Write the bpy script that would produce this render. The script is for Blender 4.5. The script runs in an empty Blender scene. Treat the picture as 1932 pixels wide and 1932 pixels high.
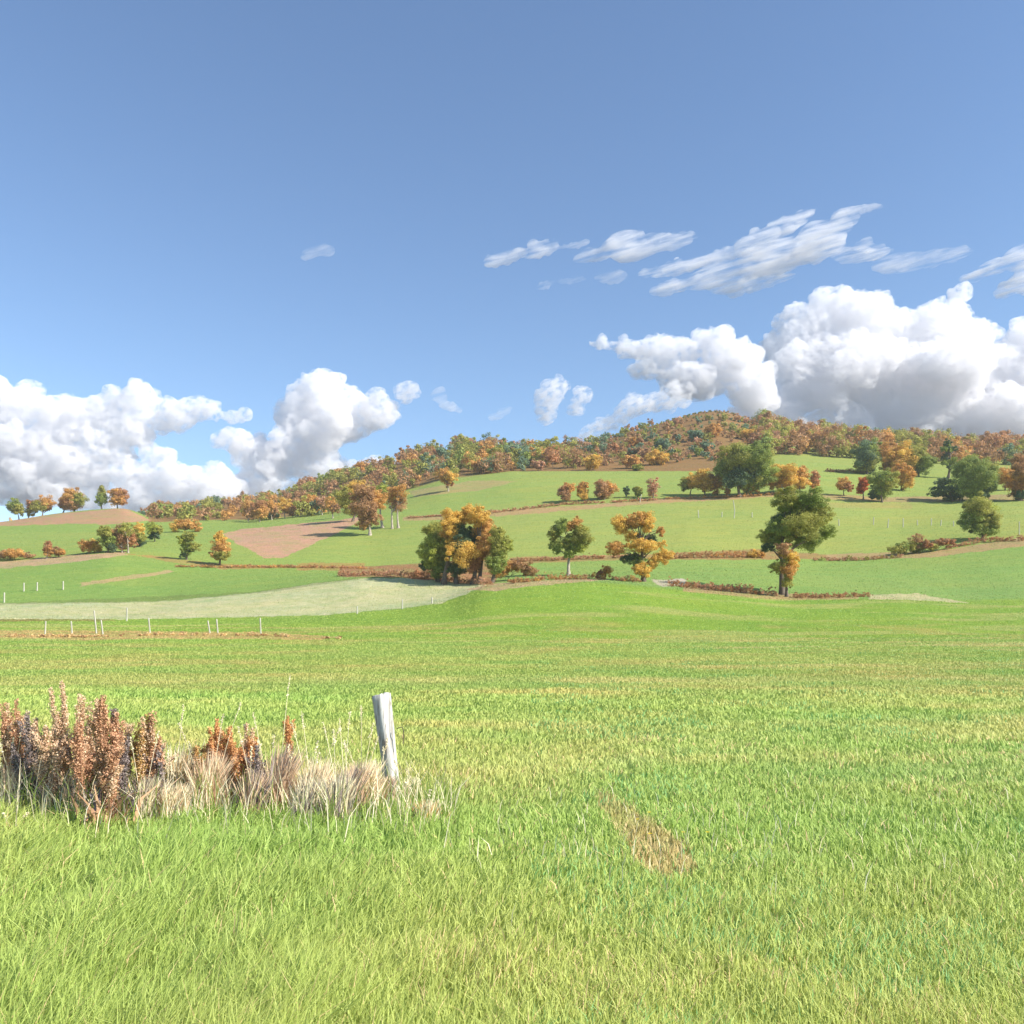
import bpy, math
import numpy as np
from mathutils import Vector

# ------------------------------------------------------------------ camera, sky, sun, exposure
FOC, CX, HY, EYE = 1673.0, 966.0, 1188.0, 1.74      # camera constants in 1932-unit picture widths
SC = bpy.context.scene
COL = SC.collection
R = math.radians

cam_data = bpy.data.cameras.new('camera')
cam_data.sensor_width = 36.0
cam_data.lens = 36.0 * FOC / 1932.0
cam_data.shift_y = (HY - 966.0) / 1932.0
cam_data.clip_start = 0.05
cam_data.clip_end = 20000
cam = bpy.data.objects.new('camera', cam_data)
cam.location = (0, 0, EYE)
cam.rotation_euler = (R(90), 0, 0)
COL.objects.link(cam)
SC.camera = cam

SUN_EL, SUN_AZ = R(37), R(112)          # azimuth clockwise from +Y (straight ahead)
sun_vec = Vector((math.sin(SUN_AZ) * math.cos(SUN_EL), math.cos(SUN_AZ) * math.cos(SUN_EL), math.sin(SUN_EL)))
sd = bpy.data.lights.new('sun', 'SUN')
sd.energy = 4.2
sd.angle = R(0.53)
sd.color = (1.0, 0.945, 0.86)
sun = bpy.data.objects.new('sun', sd)
sun.rotation_euler = sun_vec.to_track_quat('Z', 'Y').to_euler()
COL.objects.link(sun)

SC.view_settings.view_transform = 'Standard'
SC.view_settings.look = 'None'
SC.view_settings.gamma = 1
SC.view_settings.exposure = 0.84
SC.view_settings.use_curve_mapping = False
SC.cycles.use_denoising = True
SC.cycles.max_bounces = 26
SC.cycles.diffuse_bounces = 3
SC.cycles.volume_bounces = 24
SC.cycles.volume_step_rate = 0.3
SC.cycles.volume_max_steps = 64
SC.cycles.transparent_max_bounces = 6
SC.cycles.use_adaptive_sampling = True

world = bpy.data.worlds.new('World')
SC.world = world
world.use_nodes = True
world.cycles.sampling_method = 'MANUAL'
world.cycles.sample_map_resolution = 512


class NB:
    """small node builder"""
    def __init__(self, nt):
        self.nt = nt

    def n(self, typ, **kw):
        nd = self.nt.nodes.new(typ)
        for k, v in kw.items():
            setattr(nd, k, v)
        return nd

    def put(self, sock, v):
        if isinstance(v, bpy.types.NodeSocket):
            self.nt.links.new(v, sock)
        elif v is not None:
            sock.default_value = v

    def m(self, op, a, b=None, c=None, clamp=False):
        nd = self.n('ShaderNodeMath', operation=op, use_clamp=clamp)
        self.put(nd.inputs[0], a); self.put(nd.inputs[1], b); self.put(nd.inputs[2], c)
        return nd.outputs[0]

    def v(self, op, a, b=None, c=None, s=None):
        nd = self.n('ShaderNodeVectorMath', operation=op)
        self.put(nd.inputs[0], a); self.put(nd.inputs[1], b); self.put(nd.inputs[2], c)
        if s is not None:
            self.put(nd.inputs['Scale'], s)
        return nd.outputs['Value'] if op in ('LENGTH', 'DOT_PRODUCT') else nd.outputs['Vector']

    def noise(self, vec, scale, detail=4, rough=0.55, out='Fac', dist=0.0, lac=2.0):
        nd = self.n('ShaderNodeTexNoise')
        self.put(nd.inputs['Vector'], vec)
        nd.inputs['Scale'].default_value = scale
        nd.inputs['Detail'].default_value = detail
        nd.inputs['Roughness'].default_value = rough
        nd.inputs['Lacunarity'].default_value = lac
        nd.inputs['Distortion'].default_value = dist
        return nd.outputs[out]

    def mr(self, v, a, b, c=0.0, d=1.0, mode='SMOOTHSTEP'):
        nd = self.n('ShaderNodeMapRange', interpolation_type=mode)
        for i, x in enumerate((v, a, b, c, d)):
            self.put(nd.inputs[i], x)
        return nd.outputs[0]

    def mix(self, f, a, b, blend='MIX'):
        nd = self.n('ShaderNodeMix', data_type='RGBA', blend_type=blend)
        self.put(nd.inputs[0], f)
        for s, x in ((nd.inputs[6], a), (nd.inputs[7], b)):
            if isinstance(x, (tuple, list)) and len(x) == 3:
                x = (*x, 1)
            self.put(s, x)
        return nd.outputs[2]


def s2l(c):
    c = np.asarray(c, float) / 255.0
    return np.where(c <= 0.04045, c / 12.92, ((c + 0.055) / 1.055) ** 2.4)


EXPO = 2 ** SC.view_settings.exposure


def sky_lin(r, g, b):
    return tuple(float(x) for x in s2l((r, g, b)) / EXPO)


def build_world():
    nt = world.node_tree
    nt.nodes.clear()
    b = NB(nt)
    out = b.n('ShaderNodeOutputWorld')
    bg = b.n('ShaderNodeBackground')
    b.put(out.inputs[0], bg.outputs[0])
    sky = b.n('ShaderNodeTexSky', sky_type='NISHITA')
    sky.sun_disc = False
    sky.sun_elevation = SUN_EL
    sky.sun_rotation = SUN_AZ
    sky.altitude = 0
    sky.air_density = 1.0
    sky.dust_density = 0.3
    sky.ozone_density = 4.5
    b.put(bg.inputs[0], sky.outputs[0])
    bg.inputs[1].default_value = 0.108


build_world()

# ------------------------------------------------------------------ helpers
rng = np.random.default_rng(11)


def tag(o, label=None, cat=None, group=None, kind=None):
    if label: o['label'] = label
    if cat: o['category'] = cat
    if group: o['group'] = group
    if kind: o['kind'] = kind
    return o


def empty(name, loc, label, cat, group=None):
    o = bpy.data.objects.new(name, None)
    o.location = loc
    o.empty_display_size = 0.3
    COL.objects.link(o)
    return tag(o, label, cat, group)


def mesh_obj(name, V, faces, mat, parent=None, cols=None, smooth=False, quads=None):
    """V world (or parent-local) points; faces: list of (n,k) int arrays"""
    me = bpy.data.meshes.new(name)
    V = np.asarray(V, np.float32)
    me.vertices.add(len(V))
    me.vertices.foreach_set('co', V.ravel())
    tot = np.concatenate([np.full(len(f), f.shape[1], np.int32) for f in faces])
    idx = np.concatenate([f.ravel() for f in faces]).astype(np.int32)
    me.loops.add(len(idx))
    me.loops.foreach_set('vertex_index', idx)
    me.polygons.add(len(tot))
    st = np.zeros(len(tot), np.int32); st[1:] = np.cumsum(tot)[:-1]
    me.polygons.foreach_set('loop_start', st)
    me.polygons.foreach_set('loop_total', tot)
    if smooth:
        me.polygons.foreach_set('use_smooth', np.ones(len(tot), bool))
    me.update(calc_edges=True)
    if cols is not None:
        at = me.color_attributes.new('tint', 'FLOAT_COLOR', 'POINT')
        c = np.ones((len(V), 4), np.float32); c[:, :3] = cols
        at.data.foreach_set('color', c.ravel())
    for mm in (mat if isinstance(mat, (list, tuple)) else [mat]):
        me.materials.append(mm)
    o = bpy.data.objects.new(name, me)
    COL.objects.link(o)
    if parent: o.parent = parent
    return o


def _hash(ix, iy, seed):
    n = (ix.astype(np.int64) * 374761393 + iy.astype(np.int64) * 668265263 + seed * 1442695041) & 0x7fffffff
    n = ((n ^ (n >> 13)) * 1274126177) & 0x7fffffff
    return ((n ^ (n >> 16)) & 0xffff) / 65535.0


def vnoise(x, y, seed=0):
    ix, iy = np.floor(x), np.floor(y)
    fx, fy = x - ix, y - iy
    fx = fx * fx * (3 - 2 * fx); fy = fy * fy * (3 - 2 * fy)
    a, b = _hash(ix, iy, seed), _hash(ix + 1, iy, seed)
    c, d = _hash(ix, iy + 1, seed), _hash(ix + 1, iy + 1, seed)
    return (a * (1 - fx) + b * fx) * (1 - fy) + (c * (1 - fx) + d * fx) * fy


def fbm(x, y, seed=0, octs=4):
    s, a, t = 0, 0.5, 0
    for i in range(octs):
        s = s + a * vnoise(x * 2 ** i, y * 2 ** i, seed + i * 17); t += a; a *= 0.5
    return s / t


# ------------------------------------------------------------------ terrain
# lines of the land: distance, then picture height along the picture width
LINES = [
    (130, [(0, 1166), (240, 1168), (600, 1160), (760, 1148), (850, 1132), (910, 1112), (1000, 1101), (1100, 1098), (1200, 1103),
           (1320, 1115), (1480, 1128), (1700, 1130), (1800, 1135), (1932, 1133)]),
    (152, [(0, 1137), (300, 1133), (500, 1114), (680, 1092), (800, 1094), (900, 1098), (1000, 1090), (1200, 1086), (1400, 1092),
           (1600, 1100), (1800, 1104), (1932, 1098)]),
    (195, [(0, 1072), (200, 1054), (380, 1066), (600, 1070), (700, 1072), (800, 1066), (950, 1058), (1100, 1051), (1300, 1045),
           (1560, 1055), (1700, 1048), (1932, 1022)]),
    (290, [(0, 1008), (250, 1004), (450, 1000), (600, 990), (680, 984), (800, 972), (900, 962), (1000, 953), (1250, 941),
           (1480, 932), (1700, 940), (1932, 936)]),
    (400, [(0, 986), (100, 970), (170, 963), (235, 959), (262, 968), (290, 978), (340, 980), (480, 981), (620, 967), (750, 929),
           (830, 906), (960, 891), (1200, 881), (1350, 873), (1500, 869), (1720, 884), (1932, 888)]),
    (640, [(0, 1012), (240, 1000), (285, 984), (330, 978), (370, 972), (480, 957), (560, 942), (650, 908), (760, 887), (880, 866),
           (960, 876), (1060, 873), (1100, 862), (1170, 838), (1250, 814), (1310, 797), (1350, 791), (1385, 797), (1450, 834),
           (1550, 848), (1700, 858), (1800, 866), (1932, 875)]),
]


def line_y(pts, u):
    xs = [p[0] for p in pts]; ys = [p[1] for p in pts]
    # light smoothing along the line
    return (np.interp(u - 14, xs, ys) + np.interp(u, xs, ys) * 2 + np.interp(u + 14, xs, ys)) / 4


DS = np.array([-1000, 0, 25, 42, 60, 80, 130, 152, 195, 290, 400, 640, 900, 1400, 6000], float)


def terrain_z(X, Y):
    X = np.asarray(X, float); Y = np.asarray(Y, float)
    shp = np.broadcast(X, Y).shape
    X = np.broadcast_to(X, shp).ravel(); Y = np.broadcast_to(Y, shp).ravel()
    u = CX + FOC * X / np.maximum(Y, 1.0)
    u = np.clip(u, -150, 2080)
    rows = [0 * u, 0 * u, 0 * u, 0.10 + 0 * u, 0.52 + 0 * u]
    y80 = np.interp(u, [0, 600, 1000, 1932], [1200, 1200, 1203, 1206])
    rows.append(EYE - (y80 - HY) / FOC * 80)
    for d, pts in LINES:
        rows.append(EYE - (line_y(pts, u) - HY) / FOC * d)
    rows.append(rows[-1] * 0.80 - 6)
    rows.append(rows[-2] * 0.25)
    rows.append(0 * u - 5)
    Z = np.stack(rows)                                # lines x points
    K = len(DS)
    h = np.diff(DS)
    dl = np.diff(Z, axis=0) / h[:, None]
    M = np.zeros_like(Z)                              # monotone cubic slopes
    for k in range(1, K - 1):
        w1, w2 = 2 * h[k] + h[k - 1], h[k] + 2 * h[k - 1]
        p = dl[k - 1] * dl[k]
        with np.errstate(divide='ignore', invalid='ignore'):
            v = (w1 + w2) / (w1 / dl[k - 1] + w2 / dl[k])
        M[k] = np.where(p > 0, v, 0)
    i = np.clip(np.searchsorted(DS, Y, side='right') - 1, 0, K - 2)
    ar = np.arange(len(u))
    t = (Y - DS[i]) / h[i]
    z0, z1, m0, m1 = Z[i, ar], Z[i + 1, ar], M[i, ar] * h[i], M[i + 1, ar] * h[i]
    z = (2 * t**3 - 3 * t**2 + 1) * z0 + (t**3 - 2 * t**2 + t) * m0 + (-2 * t**3 + 3 * t**2) * z1 + (t**3 - t**2) * m1
    amp = np.clip((Y - 14) / 90, 0, 1)
    z = z + amp * (fbm(X / 21, Y / 17, 3, 3) - 0.5) * 0.55
    z = z + (fbm(X / 2.2, Y / 2.2, 9, 2) - 0.5) * 0.07
    return z.reshape(shp)


_dtab = np.concatenate([np.linspace(2, 60, 300), np.linspace(60.2, 640, 2200)])


def hit(x, y):
    """distance at which the ground in picture column x shows at picture height y"""
    X = (x - CX) / FOC * _dtab
    yy = HY - (terrain_z(X, _dtab) - EYE) / _dtab * FOC
    k = np.where(yy <= y)[0]
    k = k[0] if len(k) else len(_dtab) - 1
    return float(_dtab[k])


def at(x, d, y=None):
    X = (x - CX) / FOC * d
    z = float(terrain_z(X, d)) if y is None else EYE - (y - HY) / FOC * d
    return X, d, z


# colours: sRGB as seen in full sun -> base colour
KG = 1.62


def alb(r, g, b, k=KG):
    return s2l((r, g, b)) / k


def inpoly(px, py, poly):
    c = np.zeros(px.shape, bool)
    n = len(poly)
    for i in range(n):
        x1, y1 = poly[i]; x2, y2 = poly[(i + 1) % n]
        cond = ((y1 > py) != (y2 > py)) & (px < (x2 - x1) * (py - y1) / (y2 - y1 + 1e-9) + x1)
        c ^= cond
    return c


GREEN_N = alb(176, 197, 98)
PATCHES = [  # polygon in picture units at the land's own place, colour, distance range, mix
    ([(-400, 1137), (0, 1138), (300, 1135), (480, 1118), (600, 1100), (680, 1091), (800, 1091), (920, 1104), (880, 1120), (830, 1138),
      (760, 1148), (600, 1161), (240, 1169), (0, 1168), (-400, 1168)], alb(216, 222, 170), (90, 185), 1.0),
    ([(420, 1008), (450, 999), (560, 989), (690, 975), (655, 997), (590, 1026), (535, 1053), (500, 1053), (452, 1028)],
     alb(218, 176, 146), (180, 420), 1.0),
    ([(-300, 984), (60, 974), (235, 958), (285, 982), (200, 990), (120, 988), (20, 992), (-300, 996)], alb(208, 166, 132), (300, 440), 1.0),
    ([(-300, 1062), (0, 1060), (110, 1050), (236, 1040), (240, 1047), (120, 1063), (0, 1073), (-300, 1074)], alb(214, 182, 148), (150, 320), 0.9),
    ([(240, 1044), (300, 1050), (400, 1062), (460, 1066), (560, 1066), (560, 1072), (420, 1074), (330, 1062)], alb(204, 160, 104), (140, 320), 0.75),
    ([(150, 1100), (230, 1088), (320, 1075), (330, 1079), (240, 1094), (150, 1106)], alb(212, 184, 140), (140, 220), 0.8),
    ([(560, 1062), (690, 1062), (690, 1076), (560, 1076)], alb(200, 150, 95), (140, 320), 0.7),
    ([(880, 1112), (940, 1100), (1000, 1096), (1100, 1091), (1150, 1094), (1000, 1106), (930, 1116)], alb(216, 184, 146), (110, 170), 0.85),
    ([(1225, 1094), (1290, 1092), (1300, 1106), (1250, 1107)], alb(228, 214, 196), (110, 170), 0.9),
    ([(1290, 1104), (1480, 1120), (1620, 1126), (1620, 1131), (1480, 1132), (1290, 1116)], alb(206, 170, 128), (110, 170), 0.8),
    ([(1640, 1122), (1730, 1120), (1800, 1132), (1830, 1138), (1720, 1132), (1640, 1130)], alb(226, 216, 168), (110, 170), 0.85),
    ([(760, 975), (830, 970), (940, 963), (1100, 953), (1260, 940), (1400, 934), (1500, 926), (1500, 932), (1400, 942), (1260, 948),
      (1100, 961), (940, 974), (830, 980), (760, 983)], alb(208, 168, 128), (230, 420), 0.85),
    ([(1500, 930), (1700, 938), (1932, 932), (2300, 932), (2300, 944), (1932, 944), (1700, 948), (1560, 942)], alb(200, 160, 125), (230, 420), 0.7),
    ([(1540, 948), (1720, 950), (1720, 960), (1540, 958)], alb(190, 180, 112), (230, 420), 0.6),
    ([(770, 926), (900, 906), (975, 908), (900, 926), (780, 938)], alb(206, 176, 132), (300, 440), 0.6),
    ([(640, 1066), (800, 1052), (960, 1058), (930, 1104), (850, 1098), (760, 1090), (640, 1088)], alb(186, 128, 98), (125, 200), 0.85),
    ([(1240, 1045), (1420, 1036), (1560, 1046), (1560, 1054), (1420, 1056), (1240, 1056)], alb(190, 140, 100), (150, 240), 0.8),
    ([(1560, 1046), (1760, 1040), (1932, 1014), (2300, 1010), (2300, 1024), (1932, 1030), (1760, 1052), (1560, 1058)],
     alb(212, 170, 130), (150, 260), 0.8),
    ([(960, 1052), (1240, 1044), (1240, 1054), (960, 1064)], alb(196, 146, 106), (150, 240), 0.7),
    ([(-300, 1192), (0, 1190), (190, 1190), (500, 1192), (640, 1202), (600, 1208), (300, 1204), (160, 1208), (0, 1202), (-300, 1202)],
     alb(208, 176, 118), (55, 110), 0.8),
    ([(1290, 1225), (1932, 1214), (2300, 1216), (2300, 1219), (1932, 1218), (1500, 1219)], alb(214, 206, 136), (40, 110), 0.6),
    ([(-300, 1168), (200, 1168), (220, 1172), (-300, 1173)], alb(150, 120, 80), (80, 140), 0.7),
    ([(0, 1138), (480, 1116), (680, 1088), (690, 1091), (500, 1118), (300, 1136), (0, 1141)], alb(130, 140, 80), (90, 190), 0.5),
    ([(1120, 1505), (1160, 1508), (1215, 1545), (1290, 1600), (1320, 1650), (1250, 1665), (1195, 1630), (1170, 1580), (1130, 1530)], alb(212, 166, 134), (3, 12), .62),
]


def ground_colour(X, Y, Z):
    Ys = np.maximum(Y, 1.0)
    u = CX + FOC * X / Ys
    y = HY - (Z - EYE) / Ys * FOC
    n = len(X)
    # the field greens change from field to field
    c = np.zeros((n, 3))
    bands = [(0, (178, 200, 100)), (22, (184, 202, 106)), (40, (186, 200, 104)), (60, (172, 196, 92)), (85, (158, 192, 74)), (128, (164, 196, 80)),
             (134, (164, 196, 108)), (190, (170, 198, 104)), (205, (190, 202, 108)), (285, (186, 198, 110)), (300, (180, 198, 106)),
             (400, (180, 196, 104)), (410, (176, 150, 98)), (520, (184, 140, 98)), (640, (184, 136, 96)), (2000, (160, 140, 100))]
    bd = [q[0] for q in bands]
    warp = (fbm(X / 13, Ys / 13, 41, 3) - 0.5) * 0.06 * Ys
    for k in range(3):
        c[:, k] = np.interp(Ys + warp, bd, [alb(*q[1])[k] for q in bands])
    # left side slopes a fresher green
    lf = np.clip((1000 - u) / 500, 0, 1) * ((Ys > 150) & (Ys < 400))
    c = c * (1 - 0.5 * lf[:, None]) + alb(160, 192, 98) * 0.5 * lf[:, None]
    # wooded, rusty hill shoulder comes lower on the left
    up = (u > 1440) & (Ys > 395) & (Ys < 470)
    c[up] = alb(180, 192, 104)
    wood = (y < np.interp(u, [300, 480, 620, 750, 830, 960], [985, 978, 962, 925, 903, 889])) & (Ys > 330) & (u > 280) & (u < 1440)
    c[wood] = alb(176, 138, 92)
    # broad soft streaks along the fall of the field
    q = np.clip((fbm(X / 16 + 9, Ys / 6 + X / 60, 83, 4) - 0.5) * 6, 0, 1) * (Ys < 128) * 0.6
    c = c * (1 - q[:, None]) + alb(146, 184, 76) * q[:, None]
    q = np.clip((fbm(X / 18 + 4, Ys / 5 - X / 50, 87, 4) - 0.54) * 7, 0, 1) * (Ys < 128) * (Ys > 8) * 0.6
    c = c * (1 - q[:, None]) + alb(206, 204, 124) * q[:, None]
    # cooler, damper grass low on the right
    q = np.clip((fbm(X / 2.6 + 7, Ys / 1.3, 93, 4) - 0.46) * 6, 0, 1) * np.clip((16 - Ys) / 4, 0, 1) * np.clip((Ys - 5.2) / 2, 0, 1) * np.clip((X - 0.6) / 1.5, 0, 1) * 0.55
    c = c * (1 - q[:, None]) + alb(126, 184, 98) * q[:, None]
    # worn patches and richer grass in the near field
    q = np.clip((fbm(X / 7 + 3, Ys / 5, 71, 4) - 0.48) * 5, 0, 1) * (Ys < 100) * 0.62
    c = c * (1 - q[:, None]) + alb(204, 192, 112) * q[:, None]
    q = np.clip((fbm(X / 5 + 30, Ys / 4, 77, 4) - 0.5) * 5, 0, 1) * (Ys < 75) * 0.6
    c = c * (1 - q[:, None]) + alb(144, 188, 84) * q[:, None]
    jx = (fbm(u / 22, y / 5, 51, 3) - 0.5) * 10
    jy = (fbm(u / 16, y / 5, 57, 3) - 0.5) * 3.4 * np.clip(Ys / 60, 0.6, 1)
    for poly, col, (d0, d1), mx in PATCHES:
        s = inpoly(u + jx, y + jy, poly) & (Y > d0) & (Y < d1)
        if s.any():
            f = mx * (0.65 + 0.35 * np.clip(fbm(u[s] / 18, y[s] / 3, 61, 3) * 2 - 0.3, 0, 1))[:, None]
            c[s] = c[s] * (1 - f) + col * np.array([1.14, 1.08, 1.12]) * f
    return c


def mat_new(name):
    m = bpy.data.materials.new(name)
    m.use_nodes = True
    nt = m.node_tree
    nt.nodes.clear()
    b = NB(nt)
    out = b.n('ShaderNodeOutputMaterial')
    return m, b, out


def ground_material():
    m, b, out = mat_new('meadow_ground')
    at_ = b.n('ShaderNodeAttribute', attribute_name='tint')
    geo = b.n('ShaderNodeNewGeometry')
    pos = geo.outputs['Position']
    base = at_.outputs['Color']
    mp = b.n('ShaderNodeMapping'); b.put(mp.inputs[0], pos); mp.inputs['Scale'].default_value = (0.35, 1, 1)
    n1 = b.noise(mp.outputs[0], 0.16, 5, 0.6)
    base = b.mix(b.mr(n1, 0.35, 0.72, 0, 0.55), base, b.mix(1.0, base, (1.22, 1.05, 0.95), 'MULTIPLY'))
    n2 = b.noise(mp.outputs[0], 0.55, 6, 0.65)
    base = b.mix(b.mr(n2, 0.42, 0.75, 0, 0.6), base, b.mix(1.0, base, (0.66, 0.84, 0.8), 'MULTIPLY'))
    n4 = b.noise(mp.outputs[0], 1.7, 5, 0.7)
    base = b.mix(b.mr(n4, 0.42, 0.7, 0, 0.6), base, b.mix(1.0, base, (0.72, 0.82, 0.62), 'MULTIPLY'))
    n5 = b.noise(mp.outputs[0], 0.07, 4, 0.6)
    base = b.mix(b.mr(n5, 0.45, 0.62, 0, 0.55), base, b.mix(1.0, base, (1.14, 1.0, 1.0), 'MULTIPLY'))
    n3 = b.noise(pos, 5.0, 5, 0.7)
    base = b.mix(b.mr(n3, 0.3, 0.75, 0, 0.7), base, b.mix(1.0, base, (0.62, 0.68, 0.55), 'MULTIPLY'))
    p = b.n('ShaderNodeBsdfPrincipled')
    b.put(p.inputs['Base Color'], base)
    p.inputs['Roughness'].default_value = 0.95
    p.inputs['Specular IOR Level'].default_value = 0.08
    bp = b.n('ShaderNodeBump'); bp.inputs['Strength'].default_value = 0.55; bp.inputs['Distance'].default_value = 0.12
    b.put(bp.inputs['Height'], b.m('ADD', b.noise(pos, 7, 6, 0.7), b.m('MULTIPLY', b.noise(pos, 1.1, 3, 0.6), 2.0)))
    b.put(p.inputs['Normal'], bp.outputs[0])
    b.put(out.inputs[0], p.outputs[0])
    return m


def leaf_material(name, rough=0.6, trans=0.35, spec=0.25):
    m, b, out = mat_new(name)
    a = b.n('ShaderNodeAttribute', attribute_name='tint')
    p = b.n('ShaderNodeBsdfPrincipled')
    p.inputs['Roughness'].default_value = rough
    p.inputs['Specular IOR Level'].default_value = spec
    b.put(p.inputs['Base Color'], a.outputs['Color'])
    t = b.n('ShaderNodeBsdfTranslucent')
    b.put(t.inputs[0], b.mix(1.0, a.outputs['Color'], (1.05, 1.05, 0.85), 'MULTIPLY'))
    mx = b.n('ShaderNodeMixShader'); mx.inputs[0].default_value = trans
    b.put(mx.inputs[1], p.outputs[0]); b.put(mx.inputs[2], t.outputs[0])
    b.put(out.inputs[0], mx.outputs[0])
    return m


def bark_material(name, c1, c2, sc=6.0, stretch=0.2, pale=None):
    m, b, out = mat_new(name)
    tc = b.n('ShaderNodeTexCoord')
    mp = b.n('ShaderNodeMapping'); b.put(mp.inputs[0], tc.outputs['Object']); mp.inputs['Scale'].default_value = (1, 1, stretch)
    n = b.noise(mp.outputs[0], sc, 6, 0.7)
    colr = b.mix(b.mr(n, 0.35, 0.7), c1, c2)
    if pale:
        colr = b.mix(b.mr(b.noise(mp.outputs[0], sc * 3.3, 4, 0.7), 0.52, 0.62), colr, pale)
    p = b.n('ShaderNodeBsdfPrincipled')
    b.put(p.inputs['Base Color'], colr)
    p.inputs['Roughness'].default_value = 0.9
    p.inputs['Specular IOR Level'].default_value = 0.15
    bp = b.n('ShaderNodeBump'); bp.inputs['Strength'].default_value = 0.8; bp.inputs['Distance'].default_value = 0.01
    b.put(bp.inputs['Height'], b.noise(mp.outputs[0], sc * 4, 5, 0.7))
    b.put(p.inputs['Normal'], bp.outputs[0])
    b.put(out.inputs[0], p.outputs[0])
    return m


M_GROUND = ground_material()
M_LEAF = leaf_material('leaves')
M_GRASS = leaf_material('grass_blades', 0.55, 0.30, 0.25)
M_DRY = leaf_material('dry_stems', 0.8, 0.15, 0.15)
M_BARK = bark_material('grey_brown_bark', (0.10, 0.075, 0.055), (0.21, 0.17, 0.13))
M_BIRCH = bark_material('pale_bark', (0.36, 0.31, 0.24), (0.52, 0.46, 0.36), 2.0, 1.0, (0.12, 0.09, 0.07))
M_POSTFAR = bark_material('weathered_wood', (0.42, 0.40, 0.32), (0.58, 0.55, 0.45), 9, 0.15)
M_POST = bark_material('silvered_wood', (0.42, 0.40, 0.36), (0.82, 0.80, 0.75), 14, 0.06, (0.30, 0.25, 0.20))


def build_terrain():
    u_in = np.arange(-60, 1995, 3.0)
    u_l = -60 - np.geomspace(4, 3400, 60)[::-1]
    u_r = 1995 + np.geomspace(4, 3400, 60)
    U = np.concatenate([u_l, u_in, u_r])
    near = np.concatenate([[-60, -40, -25, -15, -8, -4, -1.5, 0, 1, 2], np.geomspace(2.6, 60, 170)])
    mid = np.linspace(60.5, 200, 260)
    far = np.linspace(201, 660, 330)
    out = np.geomspace(668, 3000, 40)
    Yr = np.concatenate([near, mid, far, out])
    W = np.sqrt(Yr ** 2 + 64) * np.where(Yr < 0, 1.0, 1.0)
    X = (U[None, :] - CX) / FOC * W[:, None]
    Y = np.broadcast_to(Yr[:, None], X.shape)
    Z = terrain_z(X, Y)
    V = np.stack([X, Y, Z], -1).reshape(-1, 3)
    nr, nc = X.shape
    i = np.arange(nr - 1)[:, None] * nc + np.arange(nc - 1)[None, :]
    Fq = np.stack([i, i + 1, i + nc + 1, i + nc], -1).reshape(-1, 4)
    C = ground_colour(V[:, 0], V[:, 1], V[:, 2])
    o = mesh_obj('ground', V, [Fq], M_GROUND, cols=C, smooth=True)
    tag(o, 'rolling green meadows rising to a rusty brown hill', 'ground', kind='structure')


build_terrain()



# ------------------------------------------------------------------ generators
def tube(path, radii, sides=7, cap=True):
    path = np.asarray(path, float); n = len(path)
    V = []
    for k in range(n):
        t = path[min(k + 1, n - 1)] - path[max(k - 1, 0)]
        t = t / (np.linalg.norm(t) + 1e-9)
        a = np.cross(t, [0.31, 0.95, 0.05]); a /= np.linalg.norm(a) + 1e-9
        b = np.cross(t, a)
        th = np.arange(sides) * 2 * np.pi / sides
        V.append(path[k] + radii[k] * (np.cos(th)[:, None] * a + np.sin(th)[:, None] * b))
    V = np.concatenate(V)
    Fs = []
    for k in range(n - 1):
        for s in range(sides):
            s2 = (s + 1) % sides
            Fs.append((k * sides + s, k * sides + s2, (k + 1) * sides + s2, (k + 1) * sides + s))
    return V, np.array(Fs)


class Acc:
    def __init__(self):
        self.V, self.F, self.C, self.n = [], {}, [], 0

    def add(self, V, Fs, c=(0.2, 0.2, 0.2)):
        self.V.append(V)
        self.F.setdefault(Fs.shape[1], []).append(Fs + self.n)
        c = np.asarray(c, float)
        self.C.append(np.broadcast_to(c, (len(V), 3)) if c.ndim == 1 else c)
        self.n += len(V)

    def build(self, name, mat, parent=None, smooth=False):
        V = np.concatenate(self.V)
        if parent is not None:
            V = V - np.array(parent.matrix_world.translation if False else parent.location)
        return mesh_obj(name, V, [np.concatenate(f) for f in self.F.values()], mat, parent, np.concatenate(self.C), smooth)


def rand_dirs(n, r=rng):
    v = r.normal(size=(n, 3))
    return v / np.linalg.norm(v, axis=1, keepdims=True)


# ------------------------------------------------------------------ clouds: real heaps of vapour some kilometres off
def cloud_material(name, dens, size=None, stretch=(1, 1, 1), turn=0.0, cut=(0.44, 0.7)):
    """water vapour; size: metres between the thick and the thin places (None: even)"""
    m, b, out = mat_new(name)
    v = b.n('ShaderNodeVolumePrincipled')
    v.inputs['Color'].default_value = (0.970, 0.966, 0.970, 1)
    v.inputs['Density'].default_value = dens
    if size:
        tc = b.n('ShaderNodeTexCoord')
        mp = b.n('ShaderNodeMapping', vector_type='TEXTURE')
        b.put(mp.inputs[0], tc.outputs['Object'])
        mp.inputs['Scale'].default_value = tuple(size * q for q in stretch)
        mp.inputs['Rotation'].default_value = (0, -turn, 0)
        n = b.noise(mp.outputs[0], 1.0, 5, 0.66)
        b.put(v.inputs['Density'], b.mr(n, cut[0], cut[1], 0, dens))
    else:
        m.cycles.homogeneous_volume = True
    b.put(out.inputs['Volume'], v.outputs[0])
    return m


_ico = {}


def ico(sub):
    if sub not in _ico:
        import bmesh
        bm = bmesh.new()
        bmesh.ops.create_icosphere(bm, subdivisions=sub, radius=1)
        V = np.array([v.co[:] for v in bm.verts]); Fs = np.array([[v.index for v in f.verts] for f in bm.faces])
        bm.free()
        _ico[sub] = (V, Fs)
    return _ico[sub]


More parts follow.
